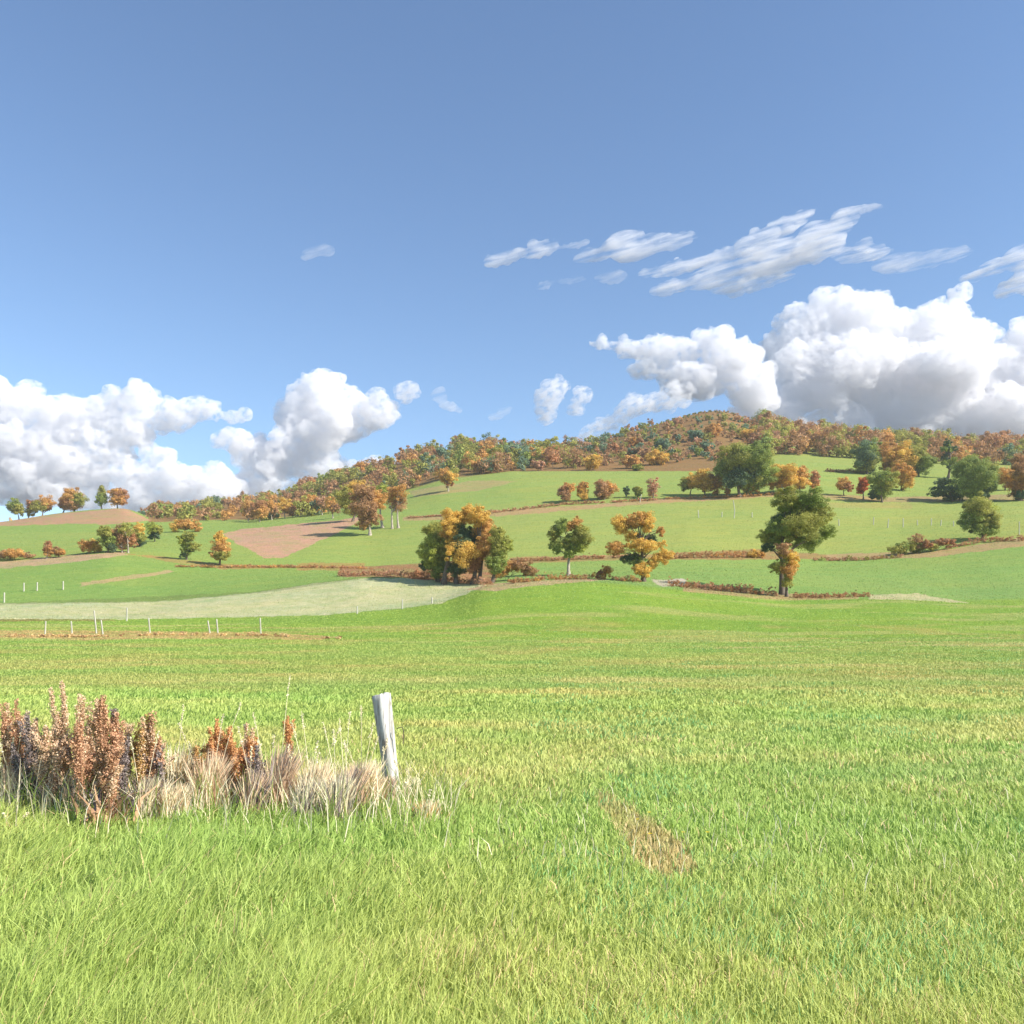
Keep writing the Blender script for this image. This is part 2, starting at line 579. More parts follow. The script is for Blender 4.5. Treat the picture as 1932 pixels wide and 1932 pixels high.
def noise3(P, sc, seed):
    """3-D value noise"""
    q = P / sc
    i = np.floor(q); f = q - i; f = f * f * (3 - 2 * f)
    out = 0
    for dx in (0, 1):
        for dy in (0, 1):
            for dz in (0, 1):
                h = _hash(i[:, 0] + dx + (i[:, 2] + dz) * 57, i[:, 1] + dy + (i[:, 2] + dz) * 131, seed)
                w = (f[:, 0] if dx else 1 - f[:, 0]) * (f[:, 1] if dy else 1 - f[:, 1]) * (f[:, 2] if dz else 1 - f[:, 2])
                out = out + h * w
    return out


def cloud(label, blobs, dist, mat, voxel_px=3.0, flat=1.0, seed=1, group='heaped white clouds', stretch=(1, 1, 1), turn=0, core=.74):
    r = np.random.default_rng(seed)
    s = dist / FOC
    A = Acc()
    bx = np.mean([q[0] for q in blobs]); by = np.mean([q[1] for q in blobs])
    O = np.array([(bx - CX) * s, dist, EYE - (by - HY) * s])
    V0, F0 = ico(3)
    for (x, y, rx, ry, a) in blobs:
        m = min(rx, ry)
        k = int(8 + 5 * (rx * ry) / (m * m))
        ca, sa = math.cos(R(a)), math.sin(R(a))
        for j in range(k):
            v = rand_dirs(1, r)[0] * r.uniform(0, 1) ** 0.4
            ex, ez = v[0] * rx * 0.78, v[2] * ry * 0.72
            ey = v[1] * m * 1.0
            pr = m * r.uniform(0.26, 0.5) if m > 14 else m * r.uniform(.5, .8)
            c = np.array([(x + ex * ca - ez * sa - bx), ey, (by - y + ex * sa + ez * ca)]) * s
            A.add(V0 * pr * s * np.array([1, 1, 0.9]) + c, F0)
        A.add(V0 * np.array([rx * core, m * .8, ry * core]) @ np.array([[ca, 0, sa], [0, 1, 0], [-sa, 0, ca]]) * s + np.array([x - bx, 0, by - y]) * s, F0)
    tmp = A.build('tmp', mat)
    md = tmp.modifiers.new('r', 'REMESH'); md.mode = 'VOXEL'; md.voxel_size = voxel_px * s
    dg = bpy.context.evaluated_depsgraph_get(); dg.update()
    me = bpy.data.meshes.new_from_object(tmp.evaluated_get(dg))
    old = tmp.data
    bpy.data.objects.remove(tmp); bpy.data.meshes.remove(old)
    n = len(me.vertices)
    co = np.zeros(n * 3, np.float32); me.vertices.foreach_get('co', co); co = co.reshape(-1, 3).astype(float)
    no = np.zeros(n * 3, np.float32); me.vertex_normals.foreach_get('vector', no); no = no.reshape(-1, 3)
    q = co / s
    st = np.array(stretch)
    t = R(turn)
    rot = np.array([[math.cos(t), 0, -math.sin(t)], [0, 1, 0], [math.sin(t), 0, math.cos(t)]])
    q = (q @ rot) / st
    bill = lambda sc, k: 1 - np.abs(2 * noise3(q, sc, seed + k) - 1) * 2.2
    disp = bill(34, 0) * 9.0 + bill(15, 9) * 5.0 + bill(7, 5) * 3.0 + (noise3(q, 3.4, seed + 15) - .5) * 3.0
    top = np.clip(no[:, 2] * 0.4 + 0.75, 0.45, 1)           # undersides are smoother
    co = co + no * (disp * top)[:, None] * s * flat
    me.vertices.foreach_set('co', co.astype(np.float32).ravel())
    me.materials.clear(); me.materials.append(mat)
    me.polygons.foreach_set('use_smooth', np.ones(len(me.polygons), bool))
    me.update()
    # remesh once more, so that lumps that grew into each other become one skin
    t2 = bpy.data.objects.new('tmp', me); COL.objects.link(t2)
    md = t2.modifiers.new('r', 'REMESH'); md.mode = 'VOXEL'; md.voxel_size = voxel_px * 0.8 * s; md.use_smooth_shade = True
    dg = bpy.context.evaluated_depsgraph_get(); dg.update()
    me2 = bpy.data.meshes.new_from_object(t2.evaluated_get(dg))
    bpy.data.objects.remove(t2); bpy.data.meshes.remove(me)
    me = me2
    me.materials.clear(); me.materials.append(mat)
    me.name = 'cloud'
    o = bpy.data.objects.new('cloud', me)
    o.location = O
    COL.objects.link(o)
    tag(o, label, 'cloud', group)
    return o


CLOUDS = [   # label, density, distance, detail, displacement, blobs (x, y, rx, ry, turn) in picture units
    ('long lavender grey cloud bank low at the left edge above the knoll', 'vapour', 6000, 3.0, 1.0,
     [(-60, 775, 110, 60, 0), (30, 765, 75, 44, 0), (120, 790, 90, 46, 0), (60, 850, 130, 60, 0), (258, 760, 56, 38, 8), (235, 810, 70, 42, 0),
      (365, 776, 66, 22, 8), (430, 786, 52, 9, 4), (40, 925, 90, 42, 0), (150, 890, 75, 50, 0), (250, 905, 54, 36, 0), (330, 915, 66, 42, 0), (-80, 860, 120, 80, 0),
      (240, 950, 170, 34, 0), (400, 930, 70, 50, 0), (200, 850, 60, 44, 0), (180, 775, 60, 36, 0), (320, 790, 60, 30, 0), (300, 860, 40, 24, 0), (430, 830, 40, 22, 0), (100, 900, 80, 60, 0)]),
    ('tall rounded white cloud above the rising wood on the left', 'vapour', 6200, 3.0, 1.0,
     [(470, 850, 46, 40, 0), (606, 748, 66, 50, 0), (560, 790, 50, 50, 0), (610, 810, 92, 56, 20), (694, 785, 80, 38, 18), (520, 870, 88, 52, 10), (600, 880, 70, 44, 10),
      (470, 925, 90, 40, 0), (570, 930, 60, 26, 0), (655, 760, 50, 38, 0)]),
    ('small puff just right of the tall rounded white cloud', 'thin_vapour', 6200, 2.2, 0.6, [(762, 743, 18, 20, 0), (776, 738, 14, 14, 30)]),
    ('tiny torn shred of cloud right of the small puff', 'wisp_vapour', 6200, 2.2, 0.6, [(832, 752, 22, 10, -50), (850, 768, 26, 7, -20)]),
    ('narrow bright cloud cap peeping over the wooded ridge', 'vapour', 7500, 2.4, 0.7, [(878, 864, 46, 20, 0), (840, 870, 50, 14, 12), (770, 874, 50, 9, 12), (905, 866, 30, 14, 0), (680, 882, 40, 14, 20)]),
    ('small upright cloud, larger of the pair left of the great cloud', 'thin_vapour', 6000, 2.4, 0.8, [(1058, 728, 24, 22, 0), (1040, 752, 26, 30, -20), (1030, 780, 20, 18, 0)]),
    ('small cloud, right one of the pair left of the great cloud', 'thin_vapour', 6000, 2.2, 0.7, [(1098, 748, 20, 16, 0), (1088, 768, 14, 18, 0)]),
    ('long pointed cloud reaching left from the great white cloud', 'vapour', 6300, 2.8, 0.9,
     [(1140, 650, 34, 8, -8), (1190, 656, 50, 20, -6), (1260, 664, 84, 32, -6), (1350, 650, 58, 34, 0), (1385, 690, 52, 54, 0), (1310, 720, 90, 44, 0),
      (1225, 700, 50, 22, 0), (1420, 740, 60, 46, 0)]),
    ('low slanting cloud streak rising to the right beside the summit', 'thin_vapour', 6100, 2.4, 0.8, [(1110, 822, 36, 11, 30), (1155, 796, 50, 17, 26), (1205, 768, 60, 24, 22), (1265, 752, 60, 24, 20)]),
    ('great towering white cloud filling the right side above the hill', 'vapour', 6600, 3.2, 1.1,
     [(1572, 588, 62, 50, 0), (1620, 600, 60, 50, 0), (1530, 625, 56, 50, 0), (1480, 650, 42, 44, 30), (1690, 632, 90, 52, 0), (1780, 618, 66, 48, -20), (1840, 640, 40, 40, 0),
      (1812, 560, 15, 20, 0), (1540, 715, 110, 80, 0), (1640, 700, 110, 90, 0), (1760, 720, 130, 100, 0), (1890, 700, 80, 60, 20), (1850, 800, 160, 90, 0), (1450, 790, 100, 60, 0),
      (1600, 820, 200, 60, 0), (1710, 790, 130, 80, 0), (1990, 660, 90, 50, 15), (1960, 780, 90, 110, 0), (1400, 800, 60, 36, 0), (1940, 640, 50, 34, 20)]),
]
WISPS = [
    ('short feathery streak at the left end of the high streaks', 'wisp_vapour', [(945, 490, 34, 12, 14), (972, 480, 26, 10, 16)]),
    ('second thin high streak from the left', 'wisp_vapour', [(1020, 474, 44, 11, 14), (1070, 464, 44, 6, 8)]),
    ('broad pale high cloud patch left of centre of the streaks', 'wisp_vapour', [(1190, 468, 54, 26, 0), (1250, 456, 60, 18, 6), (1140, 480, 60, 8, 12), (1280, 444, 40, 6, -4)]),
    ('long slanting high streak running up to the right', 'wisp_vapour', [(1290, 500, 70, 12, 16), (1370, 478, 80, 12, 17), (1440, 448, 80, 14, 22), (1490, 420, 60, 12, 26), (1240, 512, 40, 6, 10)]),
    ('widest of the slanting high cloud streaks', 'wisp_vapour', [(1290, 540, 70, 12, 12), (1370, 520, 90, 24, 14), (1460, 490, 90, 34, 17), (1540, 462, 60, 36, 24), (1580, 428, 60, 14, 32), (1620, 400, 50, 6, 12), (1620, 480, 60, 16, 4), (1420, 535, 90, 14, 12)]),
    ('faint veil of high cloud right of the streaks', 'faint_vapour', [(1700, 496, 60, 18, 6), (1770, 486, 70, 12, 10), (1650, 470, 40, 10, 0)]),
    ('ragged high cloud at the right edge above the great cloud', 'wisp_vapour', [(1880, 500, 44, 16, 20), (1930, 484, 50, 24, 14), (1910, 540, 40, 14, 30), (1950, 530, 40, 30, 10), (1850, 515, 40, 8, 24)]),
    ('thin short curved streak below the high streaks on the left', 'faint_vapour', [(1030, 538, 24, 6, 20), (1070, 530, 40, 5, 4)]),
    ('tiny pale oval streak under the broad high patch', 'faint_vapour', [(1152, 524, 30, 8, 0)]),
    ('lone faint little cloud high in the empty blue on the left', 'faint_vapour', [(588, 478, 20, 8, 24), (610, 472, 20, 9, 0)]),
    ('faint small smear of cloud low in the blue in the middle', 'faint_vapour', [(945, 780, 28, 9, 30)]),
    ('tiny shred of cloud left of the summit slope', 'faint_vapour', [(1048, 838, 14, 6, 60), (1072, 836, 10, 6, 30)]),
]


def build_clouds():
    mats = {'vapour': cloud_material('vapour', 0.022, 42, (1.3, 1.3, 1), R(10), (0.38, 0.60)), 'thin_vapour': cloud_material('thin_vapour', 0.016, 36, (1.6, 1.5, .8), R(20), (0.40, 0.62)),
            'wisp_vapour': cloud_material('wisp_vapour', 0.014, 46, (10, 3, 1), R(16), (.40, .7)), 'faint_vapour': cloud_material('faint_vapour', 0.006, 46, (10, 3, 1), R(16), (.40, .7))}
    for i, (lab, m, d, vx, dp, bl) in enumerate(CLOUDS):
        cloud(lab, bl, d, mats[m], vx, dp, seed=20 + i)
    for i, (lab, m, bl) in enumerate(WISPS):
        cloud(lab, bl, 9000, mats[m], 2.0, 0.62, seed=60 + i, group='thin high cloud streaks', stretch=(5, 2, .8), turn=16, core=.95)


build_clouds()


def leaf_quads(P, N, size, cols, r=rng):
    """P centres, N approximate normals: small pointed leaf quads"""
    n = len(P)
    nn = N + r.normal(size=(n, 3)) * 0.75
    nn /= np.linalg.norm(nn, axis=1, keepdims=True)
    a = np.cross(nn, rand_dirs(n, r)); a /= np.linalg.norm(a, axis=1, keepdims=True) + 1e-9
    b = np.cross(nn, a)
    s = (np.broadcast_to(size, (n,)) * r.uniform(0.6, 1.4, n))[:, None]
    V = np.stack([P + a * s, P + b * s * 0.55 + nn * s * 0.18, P - a * s, P - b * s * 0.55 + nn * s * 0.18], 1).reshape(-1, 3)
    Fq = np.arange(4 * n).reshape(n, 4)
    C = np.repeat(cols, 4, axis=0)
    return V, Fq, C


PAL = {   # leaf colours (base colour) : main, second
    'olive': (alb(168, 164, 84, .8), alb(142, 142, 72, .8)),
    'green': (alb(150, 160, 80, .8), alb(122, 136, 72, .8)),
    'dark': (alb(104, 120, 80, .84), alb(82, 102, 82, .84)),  # dark foliage; in some crowns it also paints shade as leaf colour
    'yellow': (alb(220, 188, 98, .86), alb(206, 168, 86, .86)),
    'orange': (alb(210, 168, 100, .86), alb(192, 146, 84, .86)),
    'rust': (alb(196, 148, 104, .86), alb(168, 122, 88, .86)),
    'brown': (alb(190, 150, 108, .86), alb(162, 126, 92, .86)),
    'pink': (alb(204, 162, 130, .86), alb(180, 138, 110, .86)),
    'teal': (alb(130, 150, 118, .86), alb(106, 130, 108, .86)),
    'lime': (alb(176, 178, 84, .86), alb(150, 158, 72, .86)),
    'red': (alb(206, 122, 74, .86), alb(184, 106, 64, .86)),
    'straw': (alb(222, 200, 150, .85), alb(208, 174, 124, .85)),
}


def blob_leaves(c, rad, n, size, pal, r, shell=0.5, sub=None):
    """leaves gathered in sub-clumps over an ellipsoid; rad = (rx, ry, rz)"""
    rad = np.asarray(rad)
    k = sub or int(np.clip(n / 75, 9, 34))
    D = rand_dirs(k, r)
    cr = r.uniform(0.20, 0.50, k)
    far = r.uniform(0.35, 1.02, k)
    cr = cr * (1.25 - 0.55 * far)
    cc = c + D * rad * far[:, None]
    w = r.integers(0, k, n)
    d = rand_dirs(n, r)
    rr = r.uniform(0, 1, n) ** 0.42
    P = cc[w] + d * rad.mean() * (cr[w] * rr)[:, None] * np.array([1.1, 1.1, 0.8])
    # some loose ones through the middle
    m = r.uniform(size=n) < 0.16
    P[m] = c + d[m] * rad * (r.uniform(0.1, 0.9, m.sum()))[:, None]
    N = d * 0.6 + (P - c) / rad * 0.5 + np.array([0, 0, 0.35])
    a, b = PAL[pal]
    t = r.uniform(size=k)[w] * 0.7 + r.uniform(size=n) * 0.3
    tone = r.uniform(0.78, 1.18, k)[w]
    cols = a * (1 - t[:, None]) + b * t[:, None]
    cols = cols * (r.uniform(0.8, 1.2, n) * tone)[:, None]
    return leaf_quads(P, N, size, cols, r)


TREES = 0


def tree(label, base, blobs, cat='tree', name='tree', bark=None, trunk_r=None, group=None, dens=1.0, kind=None, fork=False, trunks=None, bare=0, d=None, fill=True, grow=1.0):
    """base (x, y) on the land in picture units; blobs: (x, y, rx, ry, palette[, depth offset in radii])"""
    global TREES
    TREES += 1
    r = np.random.default_rng(100 + TREES)
    bx, by = base
    d = d or hit(bx, by)
    X0, Y0, Z0 = at(bx, d)
    s = d / FOC
    root = empty(name, (X0, Y0, Z0), label, cat, group)
    leafsize = max(0.08, 1.15 * s)
    crown = Acc(); wood = Acc()
    hgt = max(b[3] + (by - b[1]) for b in blobs) * s
    tr = trunk_r or max(0.07, hgt * 0.026)
    bases = [(X0, Y0, Z0)] if not trunks else [(( tx - CX) * s, Y0 + r.uniform(-.5, .5), float(terrain_z((tx - CX) * s, Y0))) for tx in trunks]
    cents = []
    for q in blobs:
        x, y, rx, ry, pal = q[:5]
        rx, ry = rx * grow, ry * grow
        off = q[5] if len(q) > 5 else r.uniform(-0.45, 0.45)
        rad = np.array([rx * s, (rx + ry) * 0.5 * s, ry * s])
        c = np.array([(x - CX) * s, Y0 + off * rad[1] * 1.6, EYE - (y - HY) * s])
        c[1] = Y0 + off * rad[1] * 1.6
        cents.append((c, rad))
        n = int(dens * 9.5 * (rx * ry * 1.3 + 20))
        crown.add(*blob_leaves(c, rad * 1.17, n, leafsize, pal, r))
    if len(blobs) > 1 and fill:      # looser foliage between the clumps
        for q1, q2 in zip(range(len(cents)), range(1, len(cents))):
            (c1, r1), (c2, r2) = cents[q1], cents[q2]
            if np.linalg.norm(c1 - c2) < 2.2 * (r1.mean() + r2.mean()):
                crown.add(*blob_leaves((c1 + c2) / 2, (r1 + r2) * 0.42, int(dens * 5 * blobs[q1][2] * blobs[q1][3] + 40), leafsize, blobs[q2][4], r))
    # trunk(s) and limbs that run up into every clump
    for bi, B in enumerate(bases):
        B = np.array(B) - [0, 0, 0.25]
        mine = [cr for i, cr in enumerate(cents) if i % len(bases) == bi] or [cents[0]]
        top = max(mine, key=lambda k: k[0][2])[0]
        low = min(mine, key=lambda k: k[0][2])
        H = top[2] - B[2]
        ts = np.linspace(0, 1, 9)
        bend = r.normal(size=2) * H * 0.03
        path = np.stack([B[0] + (top[0] - B[0]) * ts ** 1.4 + np.sin(ts * 3.1) * bend[0],
                         B[1] + (top[1] - B[1]) * ts ** 1.4 + np.sin(ts * 3.1) * bend[1], B[2] + H * ts], 1)
        rr = tr * (1.35 - 1.2 * ts ** 0.8); rr[0] *= 1.35
        wood.add(*tube(path, np.maximum(rr, tr * 0.12), 8))
        for (c, rad) in mine:
            k = 1 + int(6 * max(0.05, min(0.8, ((c[2] - rad[2] * 0.9) - B[2]) / max(H, .1))))
            a = path[min(k, 7)]
            for j in range(3 + bare):
                e = c + rand_dirs(1, r)[0] * rad * r.uniform(0.3, 0.95 + 0.1 * bare)
                if e[2] < a[2] - 0.2: e[2] = a[2] + 0.2
                mid = (a + e) / 2 + np.array([0, 0, 0.12 * np.linalg.norm(e - a)]) + r.normal(size=3) * 0.05 * np.linalg.norm(e - a)
                r0 = tr * 0.42
                wood.add(*tube([a, (a + mid) / 2 + [0, 0, .02], mid, e], [r0, r0 * .8, r0 * .55, r0 * .15], 5))
    wood.build('trunk', bark or M_BARK, root, smooth=True)
    crown.build('crown', M_LEAF, root)
    return root


def bush(label, base, blobs, group=None, dens=1.0, name='shrub', cat='shrub', d=None):
    return tree(label, base, blobs, cat=cat, name=name, group=group, dens=dens, trunk_r=0.05, d=d)


# ------------------------------------------------------------------ trees in the hedge below the slopes (about 130 m off)
tree('olive green tree on the left side of the autumn clump in the middle', (826, 1098),
     [(820, 1003, 20, 23, 'olive'), (809, 1042, 20, 26, 'lime'), (826, 1068, 20, 20, 'green'), (838, 1030, 16, 24, 'olive'), (800, 1068, 8, 9, 'dark')],
     name='oak_tree', group='clump of trees in the middle', dens=1.5)
tree('tallest golden orange tree in the middle of the central clump', (856, 1102),
     [(885, 970, 16, 19, 'yellow'), (851, 988, 19, 24, 'yellow'), (848, 1012, 20, 20, 'orange'), (877, 1045, 31, 22, 'yellow', -0.7),
      (866, 1010, 14, 26, 'dark'), (886, 1016, 16, 20, 'dark', 0.1), (858, 1072, 20, 14, 'dark')], trunks=[838, 862],  # lowest dark blob paints the shade inside the crown
     name='oak_tree', group='clump of trees in the middle', dens=1.6)
tree('golden tree with reddish stems on the right of the central clump', (896, 1102),
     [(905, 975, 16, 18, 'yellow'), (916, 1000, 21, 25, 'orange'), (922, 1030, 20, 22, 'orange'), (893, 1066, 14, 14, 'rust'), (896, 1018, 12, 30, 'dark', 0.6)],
     trunks=[892, 904], name='oak_tree', group='clump of trees in the middle', dens=1.5)
tree('olive green leafy tree at the right edge of the central clump', (928, 1100),
     [(940, 1038, 19, 27, 'olive'), (955, 1026, 12, 14, 'lime'), (934, 1066, 17, 16, 'green'), (938, 1006, 14, 14, 'olive')],
     name='oak_tree', group='clump of trees in the middle', dens=1.5)
tree('small olive tree with thin pale trunk between the golden clump and the yellow tree', (1073, 1086),
     [(1046, 1006, 13, 14, 'olive'), (1060, 993, 13, 13, 'green'), (1087, 990, 12, 14, 'orange'), (1100, 1012, 17, 19, 'olive'), (1052, 1030, 15, 14, 'green'),
      (1082, 1020, 15, 14, 'olive'), (1073, 1044, 9, 10, 'green'), (1096, 1032, 12, 10, 'lime')], name='ash_tree', bark=M_BIRCH, dens=1.35)
tree('bright yellow autumn tree with ragged tiers standing by the pale patch', (1214, 1097),
     [(1173, 988, 18, 17, 'yellow'), (1203, 980, 17, 15, 'orange'), (1222, 983, 15, 20, 'yellow'), (1165, 1034, 18, 13, 'orange'), (1219, 1032, 23, 11, 'yellow', -0.5),
      (1197, 1012, 13, 13, 'yellow'), (1247, 1002, 9, 8, 'orange'), (1249, 1050, 19, 13, 'yellow'), (1211, 1077, 16, 14, 'yellow', -0.6),
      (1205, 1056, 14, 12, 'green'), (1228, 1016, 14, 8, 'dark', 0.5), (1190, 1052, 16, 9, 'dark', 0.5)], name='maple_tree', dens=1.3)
tree('tallest green tree with layered crown in the hedge on the right', (1476, 1122),
     [(1486, 942, 22, 22, 'olive'), (1531, 944, 22, 22, 'green'), (1499, 966, 32, 22, 'green'), (1550, 972, 18, 20, 'olive'), (1506, 994, 40, 24, 'olive', -0.4),
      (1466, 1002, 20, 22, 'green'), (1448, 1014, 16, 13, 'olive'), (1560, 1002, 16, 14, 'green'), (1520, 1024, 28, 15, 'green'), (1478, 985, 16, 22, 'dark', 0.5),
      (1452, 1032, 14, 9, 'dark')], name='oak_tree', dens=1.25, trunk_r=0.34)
tree('small orange tree growing under the tall layered green tree', (1484, 1118),
     [(1472, 1038, 14, 13, 'brown', -0.8), (1488, 1052, 15, 12, 'yellow', -0.8), (1464, 1070, 14, 13, 'olive', -0.5), (1484, 1076, 14, 14, 'orange', -0.8),
      (1481, 1098, 11, 12, 'olive', -0.5), (1500, 1066, 9, 9, 'yellow')], name='maple_tree', dens=1.2, d=hit(1484, 1126))

# low bushes of the same hedge
GH = 'autumn bushes along the hedge lines'
bush('low orange bush right of the central clump', (955, 1096), [(940, 1078, 16, 12, 'orange'), (962, 1068, 18, 12, 'orange'), (985, 1066, 16, 11, 'brown'), (1000, 1078, 14, 9, 'brown')], GH)
bush('rusty bush below the dark left edge of the central clump', (800, 1092), [(790, 1084, 16, 8, 'rust'), (806, 1080, 12, 9, 'brown')], GH)
bush('rounded orange bush just left of the bright yellow tree', (1143, 1092), [(1143, 1077, 11, 11, 'orange'), (1132, 1084, 8, 7, 'rust')], GH)
bush('orange bush at the foot of the tall layered green tree on its left', (1428, 1052), [(1420, 1046, 12, 8, 'yellow'), (1436, 1044, 8, 7, 'orange')], GH)
bush('olive and rust bush in the middle of the right hand hedge', (1702, 1047), [(1690, 1038, 18, 8, 'olive'), (1712, 1030, 16, 10, 'olive'), (1700, 1034, 12, 9, 'green')], GH)
bush('tallest brown topped bush of the right hand hedge', (1734, 1044), [(1731, 1022, 12, 14, 'brown'), (1736, 1034, 16, 9, 'green'), (1746, 1026, 10, 8, 'rust')], GH)
bush('spreading olive brown bush right of the tallest bush of the right hand hedge', (1765, 1040), [(1758, 1030, 14, 7, 'olive'), (1776, 1024, 16, 8, 'brown'), (1790, 1022, 12, 6, 'rust')], GH)

# ------------------------------------------------------------------ trees of the middle slopes, left to right
tree('dark green tree at the left end of the three small trees on the knoll', (36, 976), [(30, 955, 10, 12, 'green'), (38, 962, 12, 10, 'olive')], group='trees on the knoll', dens=1.6, d=398)
tree('smallest rusty tree in the middle of three small trees on the knoll', (54, 975), [(54, 955, 9, 11, 'rust'), (56, 964, 9, 8, 'olive')], group='trees on the knoll', dens=1.6, d=398)
tree('rounded brown tree at the right end of the three small knoll trees', (80, 971), [(81, 948, 14, 13, 'orange'), (76, 957, 13, 9, 'olive')], group='trees on the knoll', dens=1.6, d=398)
tree('broad orange tree with two short trunks on top of the knoll', (128, 966), [(128, 943, 17, 16, 'orange'), (140, 937, 16, 15, 'orange'), (152, 945, 13, 13, 'olive'), (118, 950, 9, 9, 'rust'), (137, 952, 20, 8, 'rust')],
     trunks=[118, 140], group='trees on the knoll', dens=1.6, d=398)
tree('narrow upright olive tree next to the rusty square tree on the knoll', (192, 960), [(191, 928, 8, 11, 'olive'), (191, 943, 9, 12, 'green')], group='trees on the knoll', dens=1.7, d=398)
tree('squarish rusty tree farthest right on top of the knoll', (222, 957), [(218, 933, 12, 13, 'orange'), (230, 935, 11, 14, 'rust'), (222, 945, 15, 8, 'orange')], group='trees on the knoll', dens=1.6, d=398)
bush('small dark green shrub in the dip right of the knoll', (272, 984), [(268, 972, 7, 9, 'teal'), (278, 976, 9, 7, 'dark')], dens=1.6, d=396)
bush('wide low ochre bush at the left edge above the pink bank', (28, 1056), [(8, 1046, 20, 8, 'brown'), (34, 1044, 20, 8, 'orange'), (52, 1048, 12, 6, 'brown')])
tree('thin upright orange tree standing alone above the pink bank', (88, 1054), [(88, 1030, 8, 12, 'rust'), (90, 1042, 9, 9, 'orange')], bark=M_BIRCH, dens=1.4)
bush('pale orange bush right of the thin upright orange tree', (110, 1052), [(106, 1040, 11, 8, 'brown'), (118, 1042, 8, 6, 'orange')])
GL = 'trees in the thicket above the pink bank'
bush('round golden bush at the left end of the thicket above the pink bank', (170, 1044), [(166, 1030, 11, 12, 'orange'), (178, 1030, 11, 12, 'yellow')], GL, dens=1.4)
tree('tall olive tree in the thicket with a brown neighbour', (204, 1043), [(202, 1005, 13, 12, 'olive'), (204, 1020, 15, 14, 'green'), (210, 1030, 8, 12, 'dark')], group=GL, dens=1.4)
tree('brown tree with two bare pale stems in front of it in the thicket', (232, 1043), [(226, 1003, 15, 13, 'brown'), (240, 1000, 13, 12, 'olive'), (224, 1022, 15, 14, 'brown'), (244, 1016, 10, 14, 'rust')],
     bark=M_BIRCH, trunks=[230, 242], group=GL, dens=1.1, bare=3)
tree('small yellow tree between the brown and the lime tree of the thicket', (264, 1032), [(262, 1000, 12, 12, 'yellow'), (266, 1013, 11, 10, 'olive'), (262, 1022, 12, 7, 'dark')], group=GL, dens=1.4)  # dark blob at the foot is shade put in as leaves
tree('lime and olive tree at the right end of the thicket', (292, 1022), [(288, 996, 13, 10, 'lime'), (298, 1000, 10, 8, 'olive'), (290, 1010, 12, 6, 'dark')], group=GL, dens=1.4)  # dark blob paints the shadow below the crown
bush('long golden bush below the wood left of the pink field', (348, 1004), [(332, 992, 14, 9, 'yellow'), (350, 989, 15, 9, 'orange'), (366, 992, 13, 9, 'orange')], dens=1.3)
tree('leaning green tree with open crown left of the pink field', (352, 1056), [(346, 1020, 10, 11, 'lime'), (360, 1014, 11, 11, 'olive'), (352, 1038, 11, 10, 'green'), (368, 1030, 10, 9, 'olive'), (347, 1047, 8, 7, 'dark')], dens=1.0)
tree('pointed orange tree with dark shadow at the corner of the pink field', (414, 1066), [(412, 1014, 10, 12, 'yellow'), (416, 1029, 17, 13, 'orange'), (410, 1044, 14, 11, 'orange'), (422, 1048, 14, 9, 'olive')], dens=1.3)

GW = 'pale stemmed trees along the lower edge of the wood'
for i, (x, y, rr, p, lab) in enumerate([
        (468, 984, 12, 'orange', 'first orange tree from the left at the lower edge of the wood'),
        (490, 985, 15, 'rust', 'rust coloured tree, tallest of the left group at the wood edge'),
        (513, 981, 11, 'orange', 'small orange tree right of the tallest rust tree at the wood edge'),
        (538, 978, 12, 'yellow', 'yellowish tree fourth from the left at the wood edge'),
        (562, 975, 12, 'brown', 'brown tree above the left part of the pink field'),
        (588, 973, 14, 'orange', 'rounded orange tree above the middle of the pink field'),
        (608, 972, 9, 'pink', 'pale pinkish small tree above the pink field')]):
    tree(lab, (x, y), [(x - 2, y - 26, rr, rr * 1.05, p), (x + 5, y - 17, rr * .8, rr * .7, 'orange' if i % 2 else 'brown')], bark=M_BIRCH, group=GW, dens=1.3, name='birch_tree')
tree('slim orange tree with pale trunk by the right tip of the pink field', (628, 978), [(624, 950, 12, 13, 'orange'), (634, 960, 9, 9, 'brown')], bark=M_BIRCH, group=GW, dens=1.3, name='birch_tree')
tree('broad olive and orange tree behind the big brown tree', (665, 984), [(652, 938, 17, 18, 'olive'), (676, 925, 22, 15, 'yellow'), (660, 958, 16, 14, 'olive')], group=GW, dens=1.4)
tree('big drooping brown tree on the green slope right of the pink field', (698, 1010), [(686, 934, 22, 17, 'brown'), (708, 942, 18, 18, 'orange'), (690, 958, 24, 18, 'brown'), (696, 978, 20, 13, 'brown'), (684, 990, 12, 8, 'orange')],
     bark=M_BIRCH, dens=1.5)
tree('small oval green tree between the drooping brown tree and the birch', (722, 996), [(720, 924, 12, 12, 'lime'), (722, 936, 11, 10, 'green')], bark=M_BIRCH, dens=1.5)
tree('orange birch with two tall white stems on the green slope', (744, 997), [(738, 935, 14, 16, 'orange'), (756, 928, 12, 15, 'orange'), (752, 950, 15, 16, 'brown')], bark=M_BIRCH, trunks=[740, 752], name='birch_tree', bare=3, dens=0.8, trunk_r=0.3)
tree('orange tree with white stem at the top edge of the upper pasture', (846, 927), [(838, 896, 14, 13, 'orange'), (852, 900, 11, 11, 'yellow'), (846, 910, 9, 7, 'rust')], bark=M_BIRCH, name='birch_tree', dens=1.4)

